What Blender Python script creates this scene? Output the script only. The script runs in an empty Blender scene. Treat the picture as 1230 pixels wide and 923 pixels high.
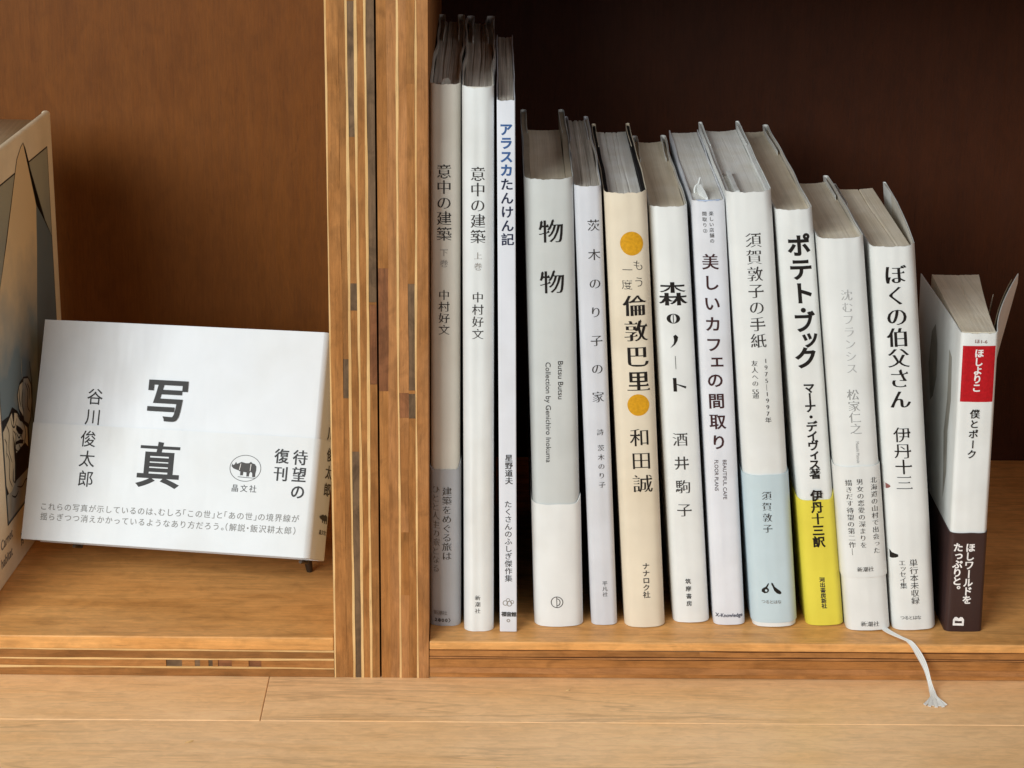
import bpy, bmesh, math, random
from mathutils import Vector, Matrix
random.seed(7)
R = math.radians
scene = bpy.context.scene
COL = scene.collection

# ------------------------------------------------------------------ camera
cam_data = bpy.data.cameras.new('camera')
cam_data.sensor_fit = 'HORIZONTAL'; cam_data.sensor_width = 36.0
cam_data.lens = 36.0 * 2740.0 / 1230.0
cam_data.clip_start = 0.02; cam_data.clip_end = 50
cam = bpy.data.objects.new('camera', cam_data); COL.objects.link(cam)
_th, _roll, _yaw = R(18.5), 0.0105, 0.009
F = Vector((math.sin(_yaw)*math.cos(_th), math.cos(_yaw)*math.cos(_th), -math.sin(_th)))
Rt = F.cross(Vector((0, 0, 1))).normalized(); Up = Rt.cross(F)
R2 = Rt*math.cos(_roll) + Up*math.sin(_roll); U2 = Up*math.cos(_roll) - Rt*math.sin(_roll)
M = Matrix((R2, U2, -F)).transposed().to_4x4(); M.translation = Vector((0.0291401, -0.9815017, 0.45683067))
cam.matrix_world = M
scene.camera = cam

# ------------------------------------------------------------------ light and exposure
world = bpy.data.worlds.new('World'); scene.world = world; world.use_nodes = True
bg = world.node_tree.nodes['Background']
bg.inputs['Color'].default_value = (0.93, 0.96, 1.0, 1); bg.inputs['Strength'].default_value = 0.04
def area(name, loc, target, sx, sy, power, colour):
    d = bpy.data.lights.new(name, 'AREA'); d.shape = 'RECTANGLE'; d.size = sx; d.size_y = sy; d.energy = power; d.color = colour
    o = bpy.data.objects.new(name, d); COL.objects.link(o); o.location = loc
    o.rotation_euler = (Vector(target) - Vector(loc)).to_track_quat('-Z', 'Y').to_euler()
    return o
area('window_light', (-1.20, -1.85, 1.12), (0.05, 0.05, 0.1), 1.4, 1.0, 60, (0.94, 0.995, 1.0))
area('fill_light', (1.30, -2.1, 1.35), (0.0, 0.0, 0.1), 1.6, 1.2, 15, (0.97, 0.98, 1.0))  # added fill from the front right
scene.view_settings.view_transform = 'Standard'; scene.view_settings.look = 'None'
scene.view_settings.exposure = 0.0; scene.view_settings.gamma = 1.0
scene.view_settings.use_curve_mapping = False
scene.render.engine = 'CYCLES'
scene.cycles.use_denoising = True
scene.cycles.max_bounces = 8
scene.render.film_transparent = False

# ------------------------------------------------------------------ helpers
def lin(h):
    h = h.lstrip('#'); out = []
    for i in (0, 2, 4):
        c = int(h[i:i+2], 16)/255.0
        out.append(c/12.92 if c <= 0.04045 else ((c+0.055)/1.055)**2.4)
    return (*out, 1.0)

def empty(name, loc=(0, 0, 0), rot=(0, 0, 0), label=None, cat=None, group=None, parent=None):
    o = bpy.data.objects.new(name, None); COL.objects.link(o); o.location = loc; o.rotation_euler = rot
    o.empty_display_size = 0.02
    if label: o['label'] = label
    if cat: o['category'] = cat
    if group: o['group'] = group
    if parent: o.parent = parent
    return o

def mesh_obj(name, verts, faces, mat, parent=None, smooth=False, loc=None, label=None, angle=None):
    me = bpy.data.meshes.new(name); me.from_pydata([tuple(v) for v in verts], [], faces); me.validate(); me.update()
    if isinstance(mat, (list, tuple)):
        for m in mat: me.materials.append(m)
    else: me.materials.append(mat)
    if smooth:
        me.polygons.foreach_set('use_smooth', [True]*len(me.polygons))
        if angle: me.set_sharp_from_angle(angle=angle)
    o = bpy.data.objects.new(name, me); COL.objects.link(o)
    if parent: o.parent = parent
    if loc: o.location = loc
    if label: o['label'] = label
    return o

def box_bm(bm, x0, x1, y0, y1, z0, z1, bev=0.0, seg=1):
    g = bmesh.ops.create_cube(bm, size=1.0); vs = g['verts']
    for v in vs:
        v.co = Vector(((x0+x1)/2 + v.co.x*(x1-x0), (y0+y1)/2 + v.co.y*(y1-y0), (z0+z1)/2 + v.co.z*(z1-z0)))
    if bev > 0:
        es = list({e for v in vs for e in v.link_edges})
        bmesh.ops.bevel(bm, geom=es, offset=bev, segments=seg, profile=0.5, affect='EDGES')

def bm_obj(name, bm, mat, parent=None, loc=None, smooth=False, angle=R(40)):
    me = bpy.data.meshes.new(name); bm.to_mesh(me); bm.free(); me.materials.append(mat)
    if smooth:
        me.polygons.foreach_set('use_smooth', [True]*len(me.polygons)); me.set_sharp_from_angle(angle=angle)
    o = bpy.data.objects.new(name, me); COL.objects.link(o)
    if parent: o.parent = parent
    if loc: o.location = loc
    return o

def box(name, x0, x1, y0, y1, z0, z1, mat, parent=None, bev=0.0003, seg=1):
    """box whose object origin sits at its own lower corner"""
    bm = bmesh.new(); box_bm(bm, 0, x1-x0, 0, y1-y0, 0, z1-z0, bev, seg)
    return bm_obj(name, bm, mat, parent, (x0, y0, z0))

# ------------------------------------------------------------------ materials
def new_mat(name):
    m = bpy.data.materials.new(name); m.use_nodes = True; nt = m.node_tree
    return m, nt, nt.nodes['Principled BSDF'], nt.nodes, nt.links

def ramp(N, stops):
    r = N.new('ShaderNodeValToRGB'); e = r.color_ramp.elements
    e[0].position, e[0].color = stops[0]; e[1].position, e[1].color = stops[-1]
    for p, c in stops[1:-1]:
        x = e.new(p); x.color = c
    return r

def g(v): return (v, v, v, 1)

def wood(name, light, dark, axis='X', rough=0.42, figure=1.0, pore=0.5, fine=1.0, bump=0.25, streak=0.5, blotch=0.0, spec=0.35, veins=0.0, dens=1.0):
    """procedural timber, grain along the object's own AXIS (metres)"""
    m, nt, b, N, L = new_mat(name)
    tc = N.new('ShaderNodeTexCoord'); oi = N.new('ShaderNodeObjectInfo')
    off = N.new('ShaderNodeVectorMath'); off.operation = 'SCALE'; off.inputs['Scale'].default_value = 7.3
    cmb = N.new('ShaderNodeCombineXYZ')
    for k in 'XYZ': L.new(oi.outputs['Random'], cmb.inputs[k])
    L.new(cmb.outputs[0], off.inputs[0])
    add = N.new('ShaderNodeVectorMath'); add.operation = 'ADD'
    L.new(tc.outputs['Object'], add.inputs[0]); L.new(off.outputs[0], add.inputs[1])
    def mapped(across, along):
        mp = N.new('ShaderNodeMapping'); s = [across]*3; s['XYZ'.index(axis)] = along
        mp.inputs['Scale'].default_value = s; L.new(add.outputs[0], mp.inputs['Vector']); return mp
    def noise(mp, scale, detail, rough_=0.55, dist=0.0):
        n = N.new('ShaderNodeTexNoise'); n.inputs['Scale'].default_value = scale; n.inputs['Detail'].default_value = detail
        n.inputs['Roughness'].default_value = rough_; n.inputs['Distortion'].default_value = dist
        L.new(mp.outputs[0], n.inputs['Vector']); return n
    # broad cathedral figure
    n1 = noise(mapped(55*dens, 9*dens), 1.0, 3, 0.5, 1.2)
    r1 = ramp(N, [(0.32, dark), (0.5, tuple((light[i]*0.6+dark[i]*0.4) for i in range(3))+(1,)), (0.68, light)])
    L.new(n1.outputs['Fac'], r1.inputs[0])
    base = N.new('ShaderNodeMix'); base.data_type = 'RGBA'; base.inputs['Factor'].default_value = figure
    base.inputs['A'].default_value = light; L.new(r1.outputs[0], base.inputs['B'])
    # streaks
    n2 = noise(mapped(380*dens, 17*dens), 1.0, 6, 0.72, 0.5)
    r2 = ramp(N, [(0.34, g(1-0.42*streak)), (0.52, g(1.0)), (0.75, g(1+0.22*streak))])
    L.new(n2.outputs['Fac'], r2.inputs[0])
    mu = N.new('ShaderNodeMix'); mu.data_type = 'RGBA'; mu.blend_type = 'MULTIPLY'; mu.inputs['Factor'].default_value = 1.0
    L.new(base.outputs['Result'], mu.inputs['A']); L.new(r2.outputs[0], mu.inputs['B'])
    # fibres
    n3 = noise(mapped(1150, 85), 1.0, 5, 0.7, 0.2)
    r3 = ramp(N, [(0.3, g(1-0.25*fine)), (0.7, g(1+0.14*fine))]); L.new(n3.outputs['Fac'], r3.inputs[0])
    mu2 = N.new('ShaderNodeMix'); mu2.data_type = 'RGBA'; mu2.blend_type = 'MULTIPLY'; mu2.inputs['Factor'].default_value = 1.0
    L.new(mu.outputs['Result'], mu2.inputs['A']); L.new(r3.outputs[0], mu2.inputs['B'])
    # pores: short dark dashes
    n4 = noise(mapped(820, 75), 1.0, 2, 0.5)
    r4 = ramp(N, [(0.66, g(1.0)), (0.74, g(1-0.5*pore))]); L.new(n4.outputs['Fac'], r4.inputs[0])
    mu3 = N.new('ShaderNodeMix'); mu3.data_type = 'RGBA'; mu3.blend_type = 'MULTIPLY'; mu3.inputs['Factor'].default_value = 1.0
    L.new(mu2.outputs['Result'], mu3.inputs['A']); L.new(r4.outputs[0], mu3.inputs['B'])
    last = mu3
    if blotch > 0:
        n5 = noise(mapped(120, 70), 1.0, 4, 0.6, 0.8)
        r5 = ramp(N, [(0.35, g(1-blotch)), (0.55, g(1.0)), (0.8, g(1+blotch*0.45))]); L.new(n5.outputs['Fac'], r5.inputs[0])
        mu4 = N.new('ShaderNodeMix'); mu4.data_type = 'RGBA'; mu4.blend_type = 'MULTIPLY'; mu4.inputs['Factor'].default_value = 1.0
        L.new(last.outputs['Result'], mu4.inputs['A']); L.new(r5.outputs[0], mu4.inputs['B']); last = mu4
    if veins > 0:
        nv_ = noise(mapped(42, 3.2), 1.0, 3, 0.55, 1.6); rv_ = ramp(N, [(0.470, g(1.0)), (0.492, g(1-veins)), (0.500, g(1-veins)), (0.520, g(1.0))]); L.new(nv_.outputs['Fac'], rv_.inputs[0])
        nm_ = noise(mapped(16, 7), 1.0, 2, 0.5); rm_ = ramp(N, [(0.50, g(0.0)), (0.62, g(1.0))]); L.new(nm_.outputs['Fac'], rm_.inputs[0])
        mu5 = N.new('ShaderNodeMix'); mu5.data_type = 'RGBA'; mu5.blend_type = 'MULTIPLY'; L.new(rm_.outputs[0], mu5.inputs['Factor'])
        L.new(last.outputs['Result'], mu5.inputs['A']); L.new(rv_.outputs[0], mu5.inputs['B']); last = mu5
        # ripple: short pale flecks across the grain
        nf_ = noise(mapped(240, 110), 1.0, 3, 0.6, 1.0); rf_ = ramp(N, [(0.38, g(0.95)), (0.62, g(1.05))]); L.new(nf_.outputs['Fac'], rf_.inputs[0])
        mu6 = N.new('ShaderNodeMix'); mu6.data_type = 'RGBA'; mu6.blend_type = 'MULTIPLY'; mu6.inputs['Factor'].default_value = 1.0
        L.new(last.outputs['Result'], mu6.inputs['A']); L.new(rf_.outputs[0], mu6.inputs['B']); last = mu6
    # every piece of timber a little different
    hv = N.new('ShaderNodeHueSaturation'); mr = N.new('ShaderNodeMapRange')
    mr.inputs['To Min'].default_value = 0.93; mr.inputs['To Max'].default_value = 1.07
    L.new(oi.outputs['Random'], mr.inputs['Value']); L.new(mr.outputs[0], hv.inputs['Value']); L.new(last.outputs['Result'], hv.inputs['Color'])
    L.new(hv.outputs[0], b.inputs['Base Color'])
    rr = ramp(N, [(0.3, g(rough+0.1)), (0.7, g(rough-0.06))]); L.new(n2.outputs['Fac'], rr.inputs[0]); L.new(rr.outputs[0], b.inputs['Roughness'])
    b.inputs['Specular IOR Level'].default_value = spec
    bp = N.new('ShaderNodeBump'); bp.inputs['Strength'].default_value = bump; bp.inputs['Distance'].default_value = 0.0004
    ad = N.new('ShaderNodeMath'); ad.operation = 'ADD'; L.new(n3.outputs['Fac'], ad.inputs[0]); L.new(r4.outputs[0], ad.inputs[1])
    L.new(ad.outputs[0], bp.inputs['Height']); L.new(bp.outputs[0], b.inputs['Normal'])
    return m

def paper(name, colour, rough=0.5, spec=0.4, mottled=0.05, bump=0.2, dents=0.25, coat=0.0, tint=None, dirt=0.075):
    """printed or coated paper: slight mottling, soft dents, fine tooth"""
    m, nt, b, N, L = new_mat(name)
    tc = N.new('ShaderNodeTexCoord'); oi = N.new('ShaderNodeObjectInfo')
    sc = N.new('ShaderNodeVectorMath'); sc.operation = 'SCALE'; sc.inputs['Scale'].default_value = 3.1
    cmb = N.new('ShaderNodeCombineXYZ'); [L.new(oi.outputs['Random'], cmb.inputs[k]) for k in 'XYZ']
    L.new(cmb.outputs[0], sc.inputs[0])
    add = N.new('ShaderNodeVectorMath'); L.new(tc.outputs['Object'], add.inputs[0]); L.new(sc.outputs[0], add.inputs[1])
    def noise(scale, detail, st=(1, 1, 1)):
        mp = N.new('ShaderNodeMapping'); mp.inputs['Scale'].default_value = st; L.new(add.outputs[0], mp.inputs['Vector'])
        n = N.new('ShaderNodeTexNoise'); n.inputs['Scale'].default_value = scale; n.inputs['Detail'].default_value = detail
        L.new(mp.outputs[0], n.inputs['Vector']); return n
    n1 = noise(60, 5); r1 = ramp(N, [(0.3, g(1-mottled)), (0.7, g(1+mottled*0.5))]); L.new(n1.outputs['Fac'], r1.inputs[0])
    mu = N.new('ShaderNodeMix'); mu.data_type = 'RGBA'; mu.blend_type = 'MULTIPLY'; mu.inputs['Factor'].default_value = 1.0
    mu.inputs['A'].default_value = colour; L.new(r1.outputs[0], mu.inputs['B']); last = mu
    if dirt > 0:
        n2 = noise(26, 6); r2 = ramp(N, [(0.5, g(1.0)), (0.72, (1-dirt*0.8, 1-dirt, 1-dirt*1.3, 1))]); L.new(n2.outputs['Fac'], r2.inputs[0])
        m2 = N.new('ShaderNodeMix'); m2.data_type = 'RGBA'; m2.blend_type = 'MULTIPLY'; m2.inputs['Factor'].default_value = 1.0
        L.new(last.outputs['Result'], m2.inputs['A']); L.new(r2.outputs[0], m2.inputs['B']); last = m2
    L.new(last.outputs['Result'], b.inputs['Base Color'])
    b.inputs['Roughness'].default_value = rough; b.inputs['Specular IOR Level'].default_value = spec
    if coat: b.inputs['Coat Weight'].default_value = coat; b.inputs['Coat Roughness'].default_value = 0.22
    n3 = noise(2600, 2); n4 = noise(75, 2, (1, 1, 0.25))
    b1 = N.new('ShaderNodeBump'); b1.inputs['Strength'].default_value = bump; b1.inputs['Distance'].default_value = 0.0001; L.new(n3.outputs['Fac'], b1.inputs['Height'])
    b2 = N.new('ShaderNodeBump'); b2.inputs['Strength'].default_value = dents*1.5; b2.inputs['Distance'].default_value = 0.0015; L.new(n4.outputs['Fac'], b2.inputs['Height'])
    L.new(b1.outputs[0], b2.inputs['Normal']); L.new(b2.outputs[0], b.inputs['Normal'])
    return m

def pages_mat(name, c_light, c_dark, contrast=0.5):
    """edges of a stack of leaves: thin lines that run from spine to fore-edge"""
    m, nt, b, N, L = new_mat(name)
    tc = N.new('ShaderNodeTexCoord')
    def noise(st, detail):
        mp = N.new('ShaderNodeMapping'); mp.inputs['Scale'].default_value = st; L.new(tc.outputs['Object'], mp.inputs['Vector'])
        n = N.new('ShaderNodeTexNoise'); n.inputs['Scale'].default_value = 1.0; n.inputs['Detail'].default_value = detail; n.inputs['Distortion'].default_value = 0.15
        L.new(mp.outputs[0], n.inputs['Vector']); return n
    n1 = noise((3400, 14, 14), 3); r1 = ramp(N, [(0.32, c_dark), (0.62, c_light)]); L.new(n1.outputs['Fac'], r1.inputs[0])
    mx = N.new('ShaderNodeMix'); mx.data_type = 'RGBA'; mx.inputs['Factor'].default_value = contrast; mx.inputs['A'].default_value = c_light
    L.new(r1.outputs[0], mx.inputs['B'])
    n2 = noise((620, 8, 8), 3); r2 = ramp(N, [(0.33, g(1-0.4*contrast)), (0.6, g(1.03))]); L.new(n2.outputs['Fac'], r2.inputs[0])
    mu = N.new('ShaderNodeMix'); mu.data_type = 'RGBA'; mu.blend_type = 'MULTIPLY'; mu.inputs['Factor'].default_value = 1.0
    L.new(mx.outputs['Result'], mu.inputs['A']); L.new(r2.outputs[0], mu.inputs['B'])
    n3 = noise((90, 60, 60), 4); r3 = ramp(N, [(0.35, (0.86, 0.82, 0.74, 1)), (0.65, g(1.0))]); L.new(n3.outputs['Fac'], r3.inputs[0])
    m3 = N.new('ShaderNodeMix'); m3.data_type = 'RGBA'; m3.blend_type = 'MULTIPLY'; m3.inputs['Factor'].default_value = 0.6
    L.new(mu.outputs['Result'], m3.inputs['A']); L.new(r3.outputs[0], m3.inputs['B'])
    L.new(m3.outputs['Result'], b.inputs['Base Color'])
    b.inputs['Roughness'].default_value = 0.85; b.inputs['Specular IOR Level'].default_value = 0.15
    bp = N.new('ShaderNodeBump'); bp.inputs['Strength'].default_value = 0.5; bp.inputs['Distance'].default_value = 0.0003
    L.new(n1.outputs['Fac'], bp.inputs['Height']); L.new(bp.outputs[0], b.inputs['Normal'])
    return m

_ink = {}
INKS = dict(ink='#3a3634', black='#1b1715', grey='#989088', brown='#4b443d', browngrey='#77706a', blue='#3d5f92', navy='#232842',
            maroon='#3e2224', pale='#b4b4b2', pale2='#9c9c9a', redbrown='#8a5a55', white='#efeae6', softink='#7b7873',
            mustard='#d59a1c', red='#b5121c', logo='#4a4744')
def ink(k):
    if k not in _ink:
        m, nt, b, N, L = new_mat('ink_'+k)
        c = lin(INKS[k]); tc = N.new('ShaderNodeTexCoord'); n = N.new('ShaderNodeTexNoise'); n.inputs['Scale'].default_value = 700
        n.inputs['Detail'].default_value = 2; L.new(tc.outputs['Object'], n.inputs['Vector'])
        r = ramp(N, [(0.3, tuple(x*0.88 for x in c[:3])+(1,)), (0.7, tuple(min(1, x*1.12) for x in c[:3])+(1,))])
        L.new(n.outputs['Fac'], r.inputs[0]); L.new(r.outputs[0], b.inputs['Base Color'])
        b.inputs['Roughness'].default_value = 0.5; b.inputs['Specular IOR Level'].default_value = 0.3
        _ink[k] = m
    return _ink[k]

# ------------------------------------------------------------------ lettering (Blender's built-in font, turned into mesh outlines)
_raw = {}
def raw_glyphs(strings):
    obs = []
    for s in strings:
        if s in _raw: continue
        c = bpy.data.curves.new('glyph', 'FONT'); c.body = s; c.resolution_u = 3
        o = bpy.data.objects.new('glyph', c); COL.objects.link(o); obs.append((s, o))
    bpy.context.view_layer.update()
    dg = bpy.context.evaluated_depsgraph_get()
    for s, o in obs:
        ev = o.evaluated_get(dg); me = ev.to_mesh()
        vs = [(v.co.x, v.co.y) for v in me.vertices]; fs = [tuple(p.vertices) for p in me.polygons]
        ev.to_mesh_clear(); _raw[s] = (vs, fs)
        c = o.data; bpy.data.objects.remove(o); bpy.data.curves.remove(c)

STY = dict(gothic=(0.004, 0.004, 0), kyo=(0.012, -0.016, 1), semi=(0.021, 0.017, 0), bold=(0.034, 0.034, 0), min=(0.009, -0.018, 1), minb=(0.027, -0.017, 1),
           hand=(-0.010, -0.010, 0), deco=(0.040, -0.018, 0), decol=(-0.022, -0.022, 0))
_sty = {}
def glyph(s, style):
    """outline weight is changed differently across and along, which turns the plain face into lighter, heavier or brush-contrast faces"""
    k = (s, style)
    if k in _sty: return _sty[k]
    vs, fs = _raw[s]; dx, dy, serif = STY[style]
    fs2 = []
    for f in fs:
        a = sum(vs[f[i]][0]*vs[f[(i+1) % len(f)]][1] - vs[f[(i+1) % len(f)]][0]*vs[f[i]][1] for i in range(len(f)))
        fs2.append(f if a > 0 else tuple(reversed(f)))
    cnt = {}
    for f in fs2:
        for i in range(len(f)):
            a, b = f[i], f[(i+1) % len(f)]; cnt[(min(a, b), max(a, b))] = cnt.get((min(a, b), max(a, b)), 0) + 1
    nrm = {}; extra = []
    for f in fs2:
        for i in range(len(f)):
            a, b = f[i], f[(i+1) % len(f)]
            if cnt[(min(a, b), max(a, b))] != 1: continue
            ex, ey = vs[b][0]-vs[a][0], vs[b][1]-vs[a][1]; l = math.hypot(ex, ey)
            if l < 1e-6: continue
            n = (ey/l, -ex/l)
            nrm.setdefault(a, []).append(n); nrm.setdefault(b, []).append(n)
            if serif and n[0] > 0.97 and 0.045 < l < 0.085:
                extra.append((a, b))
    out = list(vs)
    for i, ns in nrm.items():
        sx, sy = sum(n[0] for n in ns), sum(n[1] for n in ns); l = math.hypot(sx, sy)
        if l < 1e-6: continue
        sx, sy = sx/l, sy/l; dot = max(0.55, sx*ns[0][0]+sy*ns[0][1])
        out[i] = (vs[i][0]+sx*dx/dot, vs[i][1]+sy*dy/dot)
    faces = list(fs2)
    for a, b in extra:
        x = max(out[a][0], out[b][0]); y0, y1 = min(out[a][1], out[b][1]), max(out[a][1], out[b][1])
        k0 = len(out); h = 0.050 if style == 'min' else 0.062
        out += [(x+0.012, y0), (x-0.03, y1+h), (x-0.105, y1-0.004)]; faces.append((k0, k0+1, k0+2))
    if style == 'hand':
        out = [(x+0.03*math.sin(7*y+3*x), y+0.035*math.sin(6*x+1)) for x, y in out]
    _sty[k] = (out, faces)
    return _sty[k]

VERT_ROT = 'ー―～'
SMALL = 'ッェィっァゥォャュョヵ'
def lay_column(s, style, u0, v0, u1, v1, size, hs=1.0, jitter=0.0):
    """characters one under the other from (u0,v0) to (u1,v1)"""
    V, Fc = [], []; n = len(s)
    for i, ch in enumerate(s):
        t = i/(n-1) if n > 1 else 0.0
        uc, vc = u0+(u1-u0)*t, v0+(v1-v0)*t
        if ch == '　': continue
        gv, gf = glyph(ch, style); k = len(V); sc = size
        latin = ord(ch) < 0x2000
        ex = (max(p[0] for p in gv)+min(p[0] for p in gv))/2 if (latin or ch in '②') else 0.5
        for x, y in gv:
            a, b = (x-ex)*sc, (y-(0.36 if not latin else 0.36))*sc*hs
            if ch in VERT_ROT: a, b = b, -a*hs
            if ch in '。、': a, b = a+0.5*sc, b+0.5*sc
            if ch in SMALL: a, b = a+0.09*sc, b+0.07*sc
            V.append((uc+a, vc+b))
        Fc += [tuple(j+k for j in f) for f in gf]
    return V, Fc

HALF = '、「」（）・。〈〉'
def lay_row(s, style, u0, v0, u1, v1, size):
    ws = [0.5 if ch in HALF else (0.6 if ord(ch) < 0x2000 else 1.0) for ch in s]
    pos, x = [], 0
    for w in ws: pos.append(x+w/2); x += w
    span = pos[-1]-pos[0] if len(s) > 1 else 1
    V, Fc = [], []
    for ch, p in zip(s, pos):
        t = (p-pos[0])/span; uc, vc = u0+(u1-u0)*t, v0+(v1-v0)*t
        gv, gf = glyph(ch, style); k = len(V)
        ex = (max(q[0] for q in gv)+min(q[0] for q in gv))/2 if (ch in HALF or ord(ch) < 0x2000) else 0.5
        for gx, gy in gv: V.append((uc+(gx-ex)*size, vc+(gy-0.36)*size))
        Fc += [tuple(j+k for j in f) for f in gf]
    return V, Fc

def lay_latin(s, style, u0, v0, u1, v1, size, down):
    gv, gf = glyph(s, style)
    x0, x1 = min(p[0] for p in gv), max(p[0] for p in gv)
    if down:
        ln = v0-v1; k = ln/(x1-x0)
        return [((u0+(u1-u0)*(x-x0)*k/ln)+(y-0.33)*size*0.98, v0-(x-x0)*k) for x, y in gv], gf
    k = (u1-u0)/(x1-x0)
    return [(u0+(x-x0)*k, v0+(v1-v0)*(x-x0)/(x1-x0)+(y-0.33)*size*0.98) for x, y in gv], gf

def lay(part, s, u0, v0, u1, v1, size, style):
    if part.endswith('R'): return lay_latin(s, style, u0, v0, u1, v1, size, True)
    if part.endswith('L'): return lay_latin(s, style, u0, v0, u1, v1, size, False)
    if part.endswith('H'): return lay_row(s, style, u0, v0, u1, v1, size)
    return lay_column(s, style, u0, v0, u1, v1, size)
def part_name(p):
    return p.rstrip('RLHAB')+'_lettering'

def split_long(V, Fs, lim):
    """cut edges that run far across the spine, so flat print follows the curve"""
    V = list(V); tris = []
    for f in Fs:
        for i in range(1, len(f)-1): tris.append((f[0], f[i], f[i+1]))
    mids = {}
    def mid(a, b):
        k = (min(a, b), max(a, b))
        if k not in mids: mids[k] = len(V); V.append(((V[a][0]+V[b][0])/2, (V[a][1]+V[b][1])/2))
        return mids[k]
    for _ in range(5):
        out = []; done = True
        for a, b, c in tris:
            m = [abs(V[p][0]-V[q][0]) > lim for p, q in ((a, b), (b, c), (c, a))]
            if not any(m): out.append((a, b, c)); continue
            done = False
            while not m[0] or (m[1] and m[2] is False and False): a, b, c = b, c, a; m = m[1:]+m[:1]
            ab = mid(a, b)
            if m[1] and m[2]:
                bc, ca = mid(b, c), mid(c, a); out += [(a, ab, ca), (ab, b, bc), (ca, bc, c), (ab, bc, ca)]
            elif m[1]:
                bc = mid(b, c); out += [(ab, b, bc), (a, ab, bc), (a, bc, c)]
            elif m[2]:
                ca = mid(c, a); out += [(a, ab, ca), (ab, b, c), (ab, c, ca)]
            else: out += [(a, ab, c), (ab, b, c)]
        tris = out
        if done: break
    return V, tris
BK = {
 'B1': dict(x=7.4, y=18.2, w=13.6, h=262.1, dx=-0.2, d=186),
 'B2': dict(x=23.5, y=11.6, w=14.2, h=262.4, dx=-1.8, d=187),
 'B3': dict(x=37.6, y=11.5, w=8.1, h=256.4, dx=-3.5, d=166),
 'B4': dict(x=61.9, y=17.9, w=22.2, h=219.7, dx=-8.3, d=150),
 'B5': dict(x=83.8, y=19.7, w=12.4, h=216.1, dx=-12.6, d=150),
 'B6': dict(x=103.2, y=17.3, w=19.3, h=213.7, dx=-14.9, d=147),
 'B7': dict(x=125.9, y=23.0, w=17.4, h=206.2, dx=-17.8, d=148),
 'B8': dict(x=144.0, y=20.6, w=15.1, h=209.6, dx=-18.0, d=150),
 'B9': dict(x=165.7, y=18.4, w=20.9, h=214.5, dx=-21.9, d=150),
 'B10': dict(x=190.1, y=20.9, w=17.0, h=206.2, dx=-25.3, d=180),
 'B11': dict(x=210.2, y=14.8, w=20.9, h=194.5, dx=-24.2, d=120),
 'B12': dict(x=232.2, y=15.7, w=20.3, h=190.5, dx=-22.4, d=122),
 'B13': dict(x=255.4, y=15.5, w=17.0, h=149.4, dx=-3.1, d=101),
}
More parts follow.
